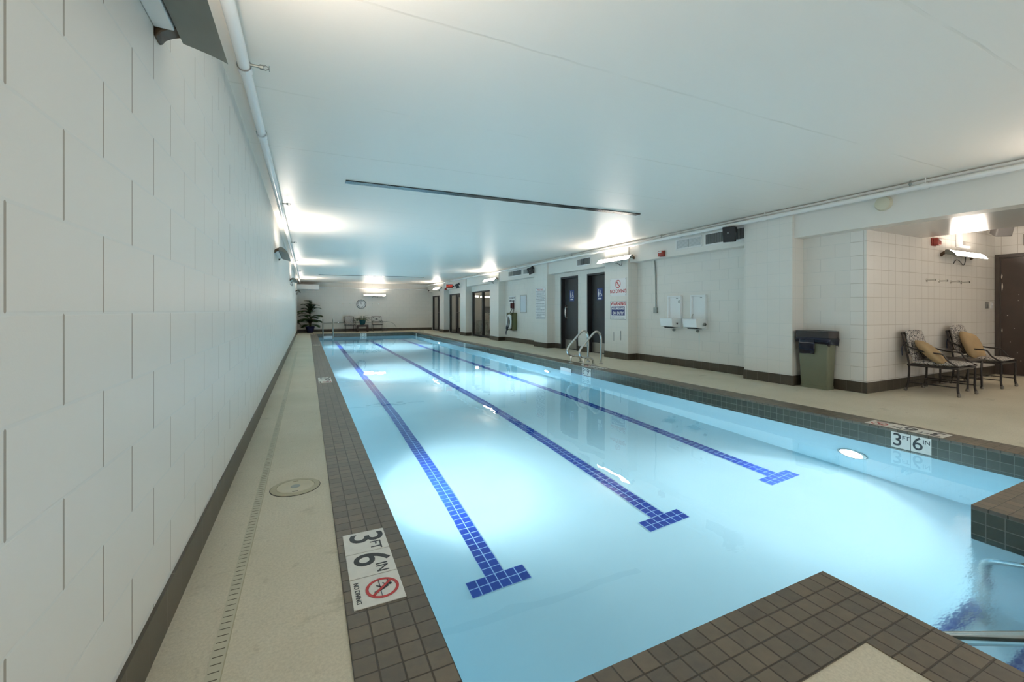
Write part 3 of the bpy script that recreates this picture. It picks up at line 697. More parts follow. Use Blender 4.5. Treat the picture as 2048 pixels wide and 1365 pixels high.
# security camera in the far right corner, exit sign
t = thing('security_camera', 'small white camera with black lens at the far right corner under the ceiling', 'camera', (6.95, 25.6, 2.45))
b = MB(); b.tube([(6.99, 25.6, 2.50), (6.93, 25.55, 2.46)], .02, 8); b.cyl((6.95,25.62,2.43), (6.88,25.45,2.40), .045, 12); b.build('housing', M_white, t)
b = MB(); b.cyl((6.879,25.448,2.40), (6.872,25.43,2.397), .036, 12); b.build('lens', M_black, t)
M = frame((6.78, 21.2, 2.46), X_, Z_)
t = thing('exit_sign', 'dark EXIT sign with red letters sticking out from the beam', 'exit sign', (6.78, 21.2, 2.46))
b = MB(); fbox(b, M, -.17, .17, -.095, .095, -.03, .02); b.build('housing', mat('exit_housing', C(.05,.015,.014), .35), t, bev=.004)
b = MB(); fbox(b, M, .17, .26, -.03, .03, -.02, .01); b.build('bracket', M_black, t)
b = MB(); b.text('EXIT', .165, M @ T((-.0, 0, .0215)), bold=.004); b.build('lettering', M_exitred, t)
# ------------------------------------------------------------------ doors
def restroom_door(i, y0, y1, label, ajar, handle):
    t = thing('door_%d' % i, label, 'door', (XR, (y0+y1)/2, 0)); t['kind'] = 'structure'
    b = MB(); f = .05
    for q in ((y0, y0+f, 0, 2.245), (y1-f, y1, 0, 2.245), (y0+f, y1-f, 2.245-f, 2.245)): b.box(XR-.015, XR+.20, *q)
    b.build('door_frame', M_darkdoor, t)
    lx = XR+.12; M = frame((lx, y1-f, .005), -Y_, Z_); Wd = y1-y0-2*f
    b = MB(); fbox(b, M, .004, Wd-.004, 0, 2.19, -.045, 0); leaf = b.build('door_leaf', M_darkdoor, t)
    b = MB(); fbox(b, M, .03, Wd-.03, .02, .29, 0, .003); b.build('kick_plate', mat('brushed_kick_plate_%d' % i, C(.42,.40,.36), .35, .8), leaf)
    if handle:
        b = MB(); fbox(b, M, .03, .13, .92, 1.36, 0, .004); b.tube(smoothpath([(lx-.004, y1-f-.08, .98), (lx-.05, y1-f-.08, .99), (lx-.05, y1-f-.08, 1.29), (lx-.004, y1-f-.08, 1.30)], 1), .012, 8); b.build('pull_plate', M_steel, leaf)
        b = MB(); fbox(b, M, .000, .006, .0, 2.19, -.03, .004); b.build('edge_strip', M_steel, leaf)  # bright strip drawn for the light in the gap at the door edge
    Ms = M @ T((Wd*.47, 1.655, .001)); k = 1.0
    b = MB(); fbox(b, Ms, -.12, .12, -.17, .17, 0, .004); s = b.build('restroom_sign', M_signblue2, leaf)
    b = MB(); ring(b, Ms, (-.055, .115), .001, .022, .0042, n=14); 
    if handle: poly(b, Ms, [(-.08,.085),(-.03,.085),(-.03,.0),(-.04,-.075),(-.07,-.075),(-.08,0)], .0042)
    else: poly(b, Ms, [(-.07,.085),(-.04,.085),(-.015,-.01),(-.035,-.01),(-.04,-.075),(-.07,-.075),(-.075,-.01),(-.095,-.01)], .0042)
    ring(b, Ms, (.045, .105), .001, .016, .0042, n=12); bar(b, Ms, (.042,.085), (.048,.01), .022, .0042); bar(b, Ms, (.045,.012), (.08,.0), .016, .0042); bar(b, Ms, (.08,.0), (.095,-.06), .016, .0042); ring(b, Ms, (.05,-.02), .034, .046, .0042)
    fbox(b, Ms, -.075, .075, -.14, -.10, .004, .0046)
    b.build('pictogram', M_signw, s)
    b = MB()
    for z in (.3, 1.2, 2.0): b.box(XR-.012, XR+.02, y0+f-.006, y0+f+.012, z-.05, z+.05)
    b.build('hinge', M_black, t)
restroom_door(1, 10.58, 11.51, 'charcoal restroom door with a vertical pull plate, left of the pair', True, True)
restroom_door(2, 9.22, 10.13, 'charcoal restroom door beside the NO DIVING pillar, right of the pair', False, False)
# brown door in the alcove
dy0, dy1 = 2.34, 3.345
t = thing('door_3', 'dark brown scuffed metal door at the end of the alcove', 'door', (XA, (dy0+dy1)/2, 0)); t['kind'] = 'structure'
b = MB()
for q in ((dy0, dy0+.06, 0, 2.25), (dy1-.06, dy1, 0, 2.25), (dy0+.06, dy1-.06, 2.19, 2.25)): b.box(XA-.03, XA+.01, *q)
for q in ((dy0+.06, dy0+.075, 0, 2.19), (dy1-.075, dy1-.06, 0, 2.19), (dy0+.06, dy1-.06, 2.175, 2.19)): b.box(XA-.018, XA+.01, *q)
b.build('door_frame', M_brownf, t, bev=.002)
b = MB(); b.box(XA-.012, XA+.01, dy0+.077, dy1-.077, .008, 2.173); leaf = b.build('door_leaf', M_brown, t)
b = MB(); random.seed(5)
spots = [(dy1-.085, 1.84, .01, .04), (dy1-.09, 1.64, .012, .07), (dy1-.09, .83, .008, .035)]+[(random.uniform(dy0+.2, dy1-.12), random.uniform(.2, 1.6), random.uniform(.004,.010), random.uniform(.004,.010)) for _ in range(16)]
for y, z, a, h in spots:
    n = 9; pts = [(y+a*math.cos(2*PI*k/n)*random.uniform(.6,1.2), z+h*math.sin(2*PI*k/n)*random.uniform(.6,1.2)) for k in range(n)]
    b.prism(pts, 'x', XA-.0128, XA-.011)
b.build('paint_chip', M_chip, leaf)
# glazed doors and glass partition
def glazed(i, kind, y0, y1, label, mull):
    t = thing('%s_%d' % (kind, i), label, kind, (XR, (y0+y1)/2, 0)); t['kind'] = 'structure'; f = .09; zt = 2.10
    b = MB(); b.box(XR+.02, XR+.12, y0, y0+f*.5, 0, zt); b.box(XR+.02, XR+.12, y1-f, y1, 0, zt); b.box(XR+.02, XR+.12, y0+f*.5, y1-f, zt-.06, zt); b.box(XR+.02, XR+.12, y0+f*.5, y1-f, 0, .07)
    b.build('frame', M_blackm, t)
    pan = [y0+f*.5]+mull+[y1-f]
    for m in mull:
        b = MB(); b.box(XR+.015, XR+.125, m-.055, m+.055, .07, zt-.06); b.build('mullion', M_blackm, t)
    for a, c in zip(pan, pan[1:]):
        b = MB(); b.box(XR+.066, XR+.074, a, c, .07, zt-.06); b.build('glass_pane', M_glass, t)
    if kind == 'door':
        b = MB(); m = mull[0]
        b.box(XR+.03, XR+.11, pan[0], m, .07, .30); b.box(XR+.03, XR+.11, pan[0], m, zt-.18, zt-.06); b.box(XR+.03, XR+.11, m-.16, m, .07, zt-.06); b.box(XR+.03, XR+.11, pan[0], pan[0]+.10, .07, zt-.06)
        b.build('door_stile', M_blackm, t)
        b = MB(); b.tube([(XR-.01, pan[0]+.10, 1.10), (XR-.01, m-.05, 1.10)], .014, 8); b.build('push_bar', M_black, t)
        b = MB(); b.lathe([(.001,-.05),(.035,-.05),(.035,-.01)], (XR+.03, (pan[0]+m)/2, 1.0), 14, ax='x'); b.build('lock', M_steel, t)
glazed(1, 'window', 16.45, 19.35, 'dark framed glass partition looking into the exercise room', [18.05])
glazed(4, 'door', 20.13, 22.80, 'dark framed glazed door between two white pillars under the exit sign', [21.65])
glazed(5, 'door', 23.60, 26.15, 'farthest dark framed glazed door beside the far wall', [24.95])
# exercise room behind the glass
gx1 = 11.2
b = MB(); b.box(gx1, gx1+.15, 15.9, YF, 0, 2.9); b.box(XR+.2, gx1, 15.75, 15.9, 0, 2.9)
struct(b.build('wall_exercise_room', M_gymwall), 'grey walls of the exercise room behind the glass', 'wall')
b = MB(); b.face([(XR+.2,15.9,2.72),(XR+.2,YF,2.72),(gx1,YF,2.72),(gx1,15.9,2.72)])
struct(b.build('ceiling_exercise_room', mat('gym_ceiling', C(.5,.46,.42), .6), keep=True), 'pale ceiling of the exercise room behind the glass', 'ceiling')
b = MB(); b.face([(XR+.0,15.9,.003),(gx1,15.9,.003),(gx1,YF,.003),(XR+.0,YF,.003)])
struct(b.build('floor_exercise_room', M_gymfloor, keep=True), 'dark floor of the exercise room behind the glass', 'floor')
dup(LM, (9.9, 15.9, 2.10), PI, 'unseen wall lamp added on the near wall to brighten the exercise room')  # this lamp and the next two are added out of view to brighten the room
dup(LM, (gx1, 18.2, 2.10), -HP, 'unseen wall lamp added on the long wall to brighten the exercise room, nearer one')
dup(LM, (gx1, 22.5, 2.10), -HP, 'unseen wall lamp added on the long wall to brighten the exercise room, farther one')
dup(LM, (9.75, YF, 2.10), 0, 'lit linear wall lamp seen through the glass partition in the exercise room')
t = thing('treadmill', 'grey treadmill standing behind the glass partition', 'treadmill', (8.9, 20.6, 0))
b = MB(); b.box(8.6, 9.2, 19.9, 21.6, .04, .20); b.build('deck', M_black, t, bev=.02)
for x in (8.62, 9.18):
    b = MB(); b.tube(smoothpath([(x, 21.3, .2), (x, 21.1, .9), (x, 20.9, 1.18), (x, 20.3, 1.02)], 2), .028, 8); b.build('handrail', M_galv, t)
b = MB(); b.loft([[(8.6,21.0,1.1),(9.2,21.0,1.1),(9.2,21.12,1.42),(8.6,21.12,1.42)],[(8.6,21.1,1.08),(9.2,21.1,1.08),(9.2,21.2,1.4),(8.6,21.2,1.4)]]); b.build('console', M_black, t, bev=.01)
t = thing('exercise_bike', 'dark exercise bike with a white upright behind the right glass pane', 'exercise bike', (8.2, 18.7, 0))
b = MB(); b.box(7.98, 8.42, 18.3, 18.38, 0, .06); b.box(7.98, 8.42, 19.1, 19.18, 0, .06); b.tube([(8.2,18.34,.06),(8.2,19.14,.06)], .035, 8); b.build('base', M_galv, t)
b = MB(); b.tube([(8.2,18.45,.06),(8.2,18.5,.95)], .03, 8); b.tube(smoothpath([(8.0,18.62,1.12),(8.0,18.46,1.08),(8.2,18.48,.98),(8.4,18.46,1.08),(8.4,18.62,1.12)]), .018, 8); b.build('handlebar', M_signw, t)
b = MB(); b.tube([(8.2,19.0,.06),(8.2,18.95,.82)], .03, 8); b.build('seat_post', M_galv, t)
b = MB(); b.loft([[(8.11,19.12,.82),(8.29,19.12,.82),(8.29,19.12,.88),(8.11,19.12,.88)],[(8.17,18.82,.82),(8.23,18.82,.82),(8.23,18.82,.87),(8.17,18.82,.87)]]); b.build('saddle', M_black, t, bev=.01)
b = MB(); b.lathe([(.26,-.05),(.28,0),(.26,.05),(.001,.06)], (8.2,18.7,.42), 24, ax='x'); b.build('flywheel', M_black, t)
t = thing('storage_cabinet', 'small pale cabinet standing behind the left glass pane', 'cabinet', (8.0, 19.9, 0))
b = MB(); b.box(7.75, 8.25, 19.5, 20.0, 0, .72); b.build('body', mat('cabinet_pale', C(.55,.56,.52), .5, var=.4, vscale=9), t, bev=.01)
b = MB(); b.box(7.78, 8.22, 19.488, 19.5, .05, .68); d = b.build('cabinet_door', mat('cabinet_pale_door', C(.50,.52,.47), .5, var=.5, vscale=8), t)
b = MB(); b.cyl((7.85,19.488,.4), (7.85,19.46,.4), .012, 10); b.build('knob', M_steel, d)

# ------------------------------------------------------------------ drinking fountains
def fountain(label, y0, y1, bub):
    t = thing('drinking_fountain', label, 'drinking fountain', (XR, (y0+y1)/2, .82), 0, 'white wall drinking fountains')
    M = frame((XR, y1, .82), -Y_, Z_); w = y1-y0; h = .70
    b = MB(); f = .03
    for q in ((0, f, .2, h), (w-f, w, 0, h), (f, w-f, h-f, h), (0, w-f, 0, .2)): fbox(b, M, *q, 0, .055)
    fbox(b, M, f, w-f, .2, h-f, .002, .006); b.build('back_panel', M_porc, t, bev=.006)
    b = MB(); ri = []
    for z, d, s in ((.015,.14,.02),(.04,.27,.008),(.19,.30,.0),(.215,.30,.0),(.215,.275,.022),(.165,.24,.05)):
        ri.append([M @ Vector(p) for p in ((s,z,.005),(w-s,z,.005),(w-s,z,d*.6),(w-s-.015,z,d),(s+.015,z,d),(s,z,d*.6))])
    b.loft(ri); b.build('basin', M_porc, t, bev=.006)
    b = MB(); fbox(b, M, .08, w-.08, .005, .03, .06, .22); b.build('underside_panel', M_darkhole, t)
    b = MB(); c = M @ Vector((w*.42, -.045, .0)); b.lathe([(.028, 0), (.028,-.03), (.018,-.035), (.016,-.06), (.001,-.06)], tuple(c), 14, ax='x'); b.build('drain_fitting', M_galv, t)
    b = MB(); c = M @ Vector((w*.62, h-.055, .006)); b.box(c.x-.004, c.x, c.y-.025, c.y+.025, c.z-.008, c.z+.008); b.build('maker_plate', M_galv, t)
    if bub:
        b = MB(); c = M @ Vector((.10, .20, .12)); b.cyl(tuple(c), (c.x, c.y, c.z+.03), .022, 12); b.tube(smoothpath([(c.x, c.y, c.z+.03), (c.x, c.y-.01, c.z+.07), (c.x-.02, c.y-.05, c.z+.10)]), .012, 8); b.build('bubbler', M_steel, t)
        b = MB(); c = M @ Vector((w, .10, .10)); b.lathe([(.03,-.02),(.03,.012),(.001,.012)], (c.x, c.y-.02, c.z), 12, ax='y'); b.tube([(c.x, c.y-.03, c.z), (c.x-.03, c.y-.05, c.z+.02), (c.x-.08, c.y-.05, c.z-.03)], .010, 8); b.build('push_handle', M_galv, t)
    else:
        b = MB(); c = M @ Vector((w*.80, h-.13, .007)); b.lathe([(.036, 0), (.036,-.004), (.001,-.004)], tuple(c), 18, ax='x'); b.build('round_plate', M_galv, t)
        b = MB(); c = M @ Vector((w-.0, .10, .16)); b.lathe([(.02, -.0), (.02,.003), (.001,.003)], (c.x, c.y-.004, c.z), 12, ax='y'); b.build('handle_hole', M_black, t)
fountain('white wall drinking fountain without bubbler, beside the conduit box', 6.70, 7.08, False)
fountain('white wall drinking fountain with metal bubbler and push handle', 6.07, 6.45, True)
b = MB(); b.prism([(6.255,.76),(6.275,.76),(6.272,.45),(6.275,.17),(6.262,.17),(6.262,.45)], 'x', XR-.0015, XR+.001)
tag(b.build('drip_stain', M_limepaint), 'thin pale green drip stain down the wall under the right drinking fountain', 'stain')
t = thing('access_panel', 'small white access panel low on the no diving pillar', 'panel', (XC, 8.5, .56))
b = MB(); b.box(XC-.004, XC, 8.36, 8.62, .44, .70); b.build('cover', M_paint, t, bev=.001)
b = MB(); 
for q in ((8.34,8.36,.47,.70),(8.60,8.62,.44,.66)): b.box(XC-.006, XC, *q)
b.build('clip', M_galv, t)

# ------------------------------------------------------------------ trash bin
by0, by1, bx0, bx1 = 3.70, 4.17, 7.0, 7.245
t = thing('trash_bin', 'tall olive plastic trash bin with dark rim and navy liner', 'trash bin', ((bx0+bx1)/2, (by0+by1)/2, 0))
def rr(x0, x1, y0, y1, z, r=.03, n=4):
    o = []
    for cx, cy, a in ((x1-r,y1-r,0),(x0+r,y1-r,90),(x0+r,y0+r,180),(x1-r,y0+r,270)):
        for i in range(n+1): q = math.radians(a+90*i/n); o.append((cx+r*math.cos(q), cy+r*math.sin(q), z))
    return o
b = MB(); b.loft([rr(bx0+.03,bx1-.03,by0+.035,by1-.035,0), rr(bx0+.028,bx1-.028,by0+.033,by1-.033,.045), rr(bx0+.034,bx1-.034,by0+.039,by1-.039,.05), rr(bx0+.008,bx1-.008,by0+.012,by1-.012,.80)]); b.build('body', M_bin, t)
b = MB(); rg = [rr(bx0-.01,bx1+.005,by0-.012,by1+.012,.765), rr(bx0-.014,bx1+.008,by0-.016,by1+.016,.885), rr(bx0+.004,bx1-.004,by0+.004,by1-.004,.89), rr(bx0+.02,bx1-.02,by0+.02,by1-.02,.80)]
b.loft(rg); b.build('rim', M_binlid, t)
random.seed(3)
b = MB(); top = rr(bx0-.012,bx1+.006,by0-.014,by1+.014,.785, n=6); pts = len(top)
low = []; mid = []
for i, p in enumerate(top):
    drop = .025+.02*math.sin(i*2.1)+random.uniform(0,.015); c = ((bx0+bx1)/2, (by0+by1)/2)
    if p[1] < by0+.08: drop += .05
    ox, oy = (p[0]-c[0])*.03, (p[1]-c[1])*.03
    mid.append((p[0]+ox*1.2+random.uniform(-.004,.004), p[1]+oy, .765)); low.append((p[0]+random.uniform(-.004,.002)-.004*(p[0]<c[0]), p[1], .755-drop))
b.loft([top, mid, low], caps=False); ln = b.build('liner', M_bag, t, smooth=60)
s = ln.modifiers.new('s', 'SOLIDIFY'); s.thickness = .003
b = MB(); n = 9; ga = []; gb = []
for zz, k in ((.76,0),(.69,.006),(.61,.002),(.535,.008)):
    ga.append([(bx0-.016-k+.004*math.sin(i*1.7+zz*30), by1-.05-.23*i/(n-1), zz-.004*math.sin(i*.8)) for i in range(n)])
b.loft(ga, caps=False, closed=False); fl = b.build('liner_flap', M_bag, t, smooth=60)
s = fl.modifiers.new('s', 'SOLIDIFY'); s.thickness = .006; s.offset = 0

# ------------------------------------------------------------------ armchairs
def pad(b, cx, cy, cz_, w, d, h, M=Matrix(), n=10, m=0, crown=.5, dent=0):
    """soft rectangular cushion, local x w, y d, z h"""
    top = []; bot = []
    for i in range(n+1):
        u = -1+2*i/n; rt = []; rb_ = []
        for j in range(n+1):
            v = -1+2*j/n; e = (1-abs(u)**4)*(1-abs(v)**4); e = max(e, 0)**.45
            sx = 1-.06*abs(v)**2*(1-.0); sy = 1-.06*abs(u)**2
            z = h/2*(.16+.84*e)*(1+crown*.25*(1-u*u)*(1-v*v))
            rt.append(M @ Vector((cx+u*w/2*sx, cy+v*d/2*sy, cz_+z - dent*(1-u*u)*(1-v*v)))); rb_.append(M @ Vector((cx+u*w/2*sx, cy+v*d/2*sy, cz_-z)))
        top.append(rt); bot.append(rb_)
    vt = [[b.v(p) for p in r] for r in top]; vb = [[b.v(p) for p in r] for r in bot]
    for i in range(n):
        for j in range(n):
            b.bm.faces.new([vt[i][j], vt[i+1][j], vt[i+1][j+1], vt[i][j+1]]).material_index = m
            b.bm.faces.new([vb[i][j+1], vb[i+1][j+1], vb[i+1][j], vb[i][j]]).material_index = m
    rim = [(i,0) for i in range(n)]+[(n,j) for j in range(n)]+[(i,n) for i in range(n,0,-1)]+[(0,j) for j in range(n,0,-1)]
    for k in range(len(rim)):
        a, c = rim[k], rim[(k+1)%len(rim)]
        b.bm.faces.new([vt[a[0]][a[1]], vb[a[0]][a[1]], vb[c[0]][c[1]], vt[c[0]][c[1]]]).material_index = m
def make_chair(name, label, cushion=True, xback=False, arms=True):
    """front faces local -y, origin at floor centre"""
    t = thing(name, label, 'armchair', (0,0,0), 0, 'wrought metal pool chairs'); w, d, sh = .54, .54, .40
    for s in (-1, 1):
        x = s*w/2
        for fr in (1, 0):
            y = -d/2 if fr else d/2
            path = [(x, y+(.0 if fr else -.01), sh), (x, y+(-.006 if fr else -.012), .28), (x, y+(.004 if fr else .0), .12), (x+s*.004, y+(-.014 if fr else .03), .0)]
            b = MB(); b.tube(smoothpath(path), .014, 8); lg = b.build('leg', M_iron, t, local=True)
            e = path[-1]; b = MB(); b.lathe([(.001,.0),(.020,.004),(.021,.018),(.016,.045),(.015,.05)], (e[0],e[1],0), 10); b.build('foot', M_foot, lg, local=True)
        # back upright
        b = MB(); b.tube(smoothpath([(x, d/2-.01, sh), (x, d/2+.01, sh+.14), (x, d/2+.045, sh+.31), (x, d/2+.075, sh+.455)]), .013, 8); b.build('back_upright', M_iron, t, local=True)
        if arms:
            xa = s*(w/2+.012)
            b = MB(); b.tube(smoothpath([(x, d/2+.045, sh+.29), (xa, d/2-.06, sh+.235), (xa, .06, sh+.19), (xa, -.10, sh+.185), (xa, -.13, sh+.17), (xa, -.17, sh+.09), (xa, -.25, sh+.03), (x, -d/2-.02, sh+.015)], 2), .011, 8, sx=1.3); b.build('arm', M_iron, t, local=True)
    b = MB(); z = sh-.01
    for p, q in (((-w/2,-d/2,z),(w/2,-d/2,z)),((-w/2,d/2,z),(w/2,d/2,z)),((-w/2,-d/2,z),(-w/2,d/2,z)),((w/2,-d/2,z),(w/2,d/2,z))): b.tube([p,q], .016, 8)
    for k in range(1, 6): xx = -w/2+w*k/6; b.box(xx-.015, xx+.015, -d/2, d/2, z-.004, z+.004)
    b.build('seat_frame', M_iron, t, local=True)
    b = MB()
    for s in (-1, 1): b.tube([(s*w/2, -d/2, .13), (s*w/2, d/2-.01, .13)], .008, 6)
    b.tube([(-w/2, 0, .13), (w/2, 0, .13)], .008, 6); b.tube([(-w/2,d/2-.01,.15),(w/2,d/2-.01,.15)], .008, 6)
    b.build('stretcher', M_iron, t, local=True)
    b = MB(); yt, zt = d/2+.075, sh+.455
    b.tube([(-w/2-.01, yt, zt), (w/2+.01, yt, zt)], .015, 8); b.tube([(-w/2, d/2+.02, sh+.16), (w/2, d/2+.02, sh+.16)], .010, 8)
    if xback:
        b.tube([(-w/2, d/2+.02, sh+.16), (w/2, yt, zt)], .011, 8); b.tube([(w/2, d/2+.02, sh+.16), (-w/2, yt, zt)], .011, 8)
        b.lathe([(.001,-.012),(.03,-.01),(.03,.01),(.001,.012)], (0,(d/2+.02+yt)/2,(sh+.16+zt)/2), 12, ax='y')
    else:
        for k in range(1, 6): xx = -w/2+w*k/6; b.tube([(xx, d/2+.02, sh+.16), (xx, yt, zt)], .007, 6)
    b.build('back_rail', M_iron, t, local=True)
    b = MB(); pad(b, 0, -.01, sh+.035, w*.98, d*1.02, .075, dent=.006)
    b.build('seat_cushion', M_floral, t, local=True, smooth=60)
    if cushion:
        b = MB(); MM = T((0, d/2-.005, sh+.265)) @ Matrix.Rotation(math.radians(78), 4, 'X'); pad(b, 0, 0, 0, w*.92, .49, .085, MM); bc = b.build('back_cushion', M_floral, t, local=True, smooth=60)
        for s in (-1, 1):
            b = MB(); b.tube(smoothpath([(s*.2, d/2+.05, sh+.32), (s*.27, d/2+.08, sh+.26), (s*.275, d/2+.07, sh+.12)]), .006, 5); b.build('cushion_tie', M_rope, bc, local=True)
    return t
ch = make_chair('armchair', 'wrought metal armchair with floral cushions, first from the alcove corner', True, False); ch.location = (8.36, 2.93, 0)
c2 = dup(ch, (9.82, 2.93, 0), 0, 'wrought metal armchair with floral cushions next to the brown door')
for chd in c2.children:
    if chd.name.startswith('back_cushion'): chd.location.z += .055
def pillow(label, loc, rx, rz, ry=0):
    t = thing('throw_pillow', label, 'pillow', loc, 0, 'tan throw pillows'); t.rotation_euler = (rx, ry, rz)
    b = MB(); pad(b, 0, 0, 0, .45, .45, .12, crown=1.2, n=12); b.build('pillow_cover', M_tan, t, local=True, smooth=70)
    b = MB(); q = .209; b.tube([(-q,-q,0),(0,-q*1.02,0),(q,-q,0),(q*1.02,0,0),(q,q,0),(0,q*1.02,0),(-q,q,0),(-q*1.02,0,0),(-q,-q,0)], .005, 6); b.build('piping', M_tan, t, local=True)
pillow('tan square pillow slumped on the armchair nearest the alcove corner', (8.27, 2.99, .565), math.radians(46), .12, .22)
pillow('tan square pillow upright on the armchair by the brown door', (9.72, 3.02, .63), math.radians(68), -.05, .16)
t = thing('side_table', 'small dark metal side table between the two armchairs', 'table', (9.05, 3.03, 0))
b = MB(); b.box(8.76, 9.36, 2.76, 3.30, .435, .455); b.build('table_top', M_iron, t, bev=.006)
for x in (8.80, 9.30):
    for y in (2.79, 3.26):
        s = 1 if x > 9 else -1
        b = MB(); b.tube(smoothpath([(x, y, .435), (x-s*.02, y, .33), (x-s*.015, y, .15), (x, y, .0)]), .022, 8, sx=.6); lg = b.build('leg', M_iron, t)
        b = MB(); b.lathe([(.001,0),(.024,.004),(.024,.02),(.017,.04)], (x, y, 0), 10); b.build('foot', M_foot, lg)
b = MB(); b.tube([(8.80,2.79,.14),(8.80,3.26,.14)], .008, 6); b.tube([(9.30,2.79,.14),(9.30,3.26,.14)], .008, 6); b.tube([(8.80,3.02,.14),(9.30,3.02,.14)], .008, 6); b.build('stretcher', M_iron, t)
# hooks, switches and fittings on the alcove wall
def coat_hook(label, o, s=1.0, grp='coat hooks on the alcove wall'):
    t = thing('coat_hook', label, 'hook', o, 0, grp)
    x, y, z = o; b = MB(); b.lathe([(.022*s, 0), (.022*s,-.006), (.012*s,-.012), (.001,-.012)], (x, y, z), 12, ax='y'); b.build('rosette', M_steel, t)
    b = MB(); b.tube([(x, y-.01, z), (x, y-.07*s, z)], .009*s, 8); b.tube([(x, y-.068*s, z), (x, y-.085*s, z)], .014*s, 8); b.build('peg', M_steel, t)
for x, w_ in ((9.06, 'first from the left on the alcove wall'), (9.48, 'second from the left on the alcove wall'), (9.90, 'third from the left on the alcove wall'), (10.30, 'fourth and rightmost on the alcove wall under the lamp')):
    coat_hook('steel coat hook, '+w_, (x, YA, 1.69), 1.3)
for x, w_ in ((1.83, 'small coat hook on the far wall above the cushioned chair, left one'), (2.22, 'small coat hook on the far wall just left of the clock'), (3.45, 'small coat hook on the far wall just right of the clock'), (3.84, 'small coat hook on the far wall, right end of the row')):
    coat_hook(w_, (x, YF, 1.61), 1.2, 'coat hooks on the far wall')
t = thing('switch_plate', 'grey metal switch plate on the alcove wall left of the white one', 'switch', (11.36, YA, 1.30))
b = MB(); b.box(11.31, 11.42, YA-.012, YA, 1.24, 1.36); b.build('plate', mat('switch_grey', C(.28,.27,.25), .4, .3), t, bev=.003)
b = MB(); b.box(11.355, 11.375, YA-.022, YA-.01, 1.285, 1.315); b.build('toggle', M_galv, t)
t = thing('switch_plate', 'white switch plate beside the brown door frame', 'switch', (11.58, YA, 1.295))
b = MB(); b.box(11.53, 11.63, YA-.012, YA, 1.235, 1.355); b.build('plate', M_signw, t, bev=.003)
b = MB(); b.box(11.572, 11.588, YA-.024, YA-.01, 1.30, 1.33); b.build('toggle', M_signw, t)
t = thing('conduit_box', 'white conduit and box on the alcove wall above the lit lamp', 'conduit', (10.0, YA, 2.3))
b = MB(); b.box(10.10, 10.50, YA-.06, YA, 2.29, 2.33); b.box(10.10, 10.20, YA-.06, YA, 2.33, 2.62); b.build('housing', M_white, t, bev=.006)
t = thing('exit_sign', 'dark sign box above the brown door at the right edge', 'exit sign', (XA, 2.78, 2.62))
b = MB(); b.box(XA-.06, XA, 2.66, 2.98, 2.375, 2.585); b.build('housing', mat('sign_box_grey', C(.12,.11,.10), .5), t, bev=.005)

# ------------------------------------------------------------------ far end furniture
fc = dup(ch, (2.17, 25.72, 0), .12, 'wrought metal chair with a tall floral back cushion against the far wall')
xb = make_chair('armchair', 'wrought metal chair with a crossed X back and no back cushion at the far wall', False, True); xb.location = (3.66, 25.72, 0); xb.rotation_euler = (0,0,0)
t = thing('side_table', 'small dark wooden table at the far wall carrying the potted plant', 'table', (2.85, 25.75, 0))
Mw = mat('dark_wood', C(.045,.022,.016), .4, var=.2)
b = MB(); b.box(2.55, 3.15, 25.5, 25.98, .36, .40); b.build('table_top', Mw, t, bev=.004)
for x in (2.58, 3.12):
    for y in (25.53, 25.95):
        b = MB(); b.box(x-.028, x+.028, y-.028, y+.028, 0, .36); b.build('leg', Mw, t)
b = MB(); b.box(2.58, 3.12, 25.52, 25.54, .29, .36); b.build('apron', Mw, t)
def leafmesh(b, base, tip, w, n=6, droop=.0, fold=.25):
    base, tip = Vector(base), Vector(tip); d = tip-base; side = d.cross(Z_)
    if side.length < 1e-4: side = X_.copy()
    side.normalize(); up = side.cross(d).normalized(); L = d.length
    a = []; 
    for i in range(n+1):
        s = i/n; c = base+d*s-Z_*droop*L*s*s; ww = w*math.sin(PI*min(1, .12+.88*s))**.8*(1-.15*s) if i < n else .0006
        a.append((c-side*ww+up*ww*fold, c-up*.0005, c+side*ww+up*ww*fold))
    va = [[b.v(p) for p in r] for r in a]
    for p, q in zip(va, va[1:]):
        b.bm.faces.new([p[0], p[1], q[1], q[0]]); b.bm.faces.new([p[1], p[2], q[2], q[1]])
t = thing('potted_plant', 'leafy green plant in a teal glazed pot on the small far table', 'plant', (2.85, 25.73, .40))
b = MB(); b.lathe([(.001,0),(.11,0),(.13,.02),(.18,.24),(.20,.27),(.185,.275),(.165,.24),(.001,.23)], (0,0,0), 24); b.build('pot', M_tealpot, t, local=True)
random.seed(11); b = MB(); sb = MB()
for k in range(46):
    a = 2*PI*k/46+random.uniform(-.3,.3); e = random.uniform(.12, 1.35); L = random.uniform(.22, .44)
    o = Vector((.06*math.cos(a), .06*math.sin(a), .23)); m = o+Vector((math.cos(a)*math.cos(e), math.sin(a)*math.cos(e), math.sin(e)))*L*.6
    sb.tube([o, (o+m)/2+Z_*.02, m], .005, 4)
    tip = m+Vector((math.cos(a)*math.cos(e*.4), math.sin(a)*math.cos(e*.4), math.sin(e*.4)-.25))*L*.65
    leafmesh(b, m, tip, .05, 5, .2)
b.build('foliage', M_leaf2, t, local=True, smooth=0, keep=True); sb.build('stems', M_stem, t, local=True)
t = thing('potted_palm', 'tall palm in a cobalt blue pot in the far left corner', 'palm', (.14, 25.72, 0))
b = MB(); b.lathe([(.001,0),(.15,0),(.165,.02),(.225,.30),(.245,.335),(.23,.345),(.205,.31),(.001,.30)], (0,0,0), 28); b.build('pot', M_bluepot, t, local=True)
b = MB(); b.lathe([(.205,.302),(.001,.312)], (0,0,0), 20); b.build('soil', M_soil, t, local=True)
b = MB()
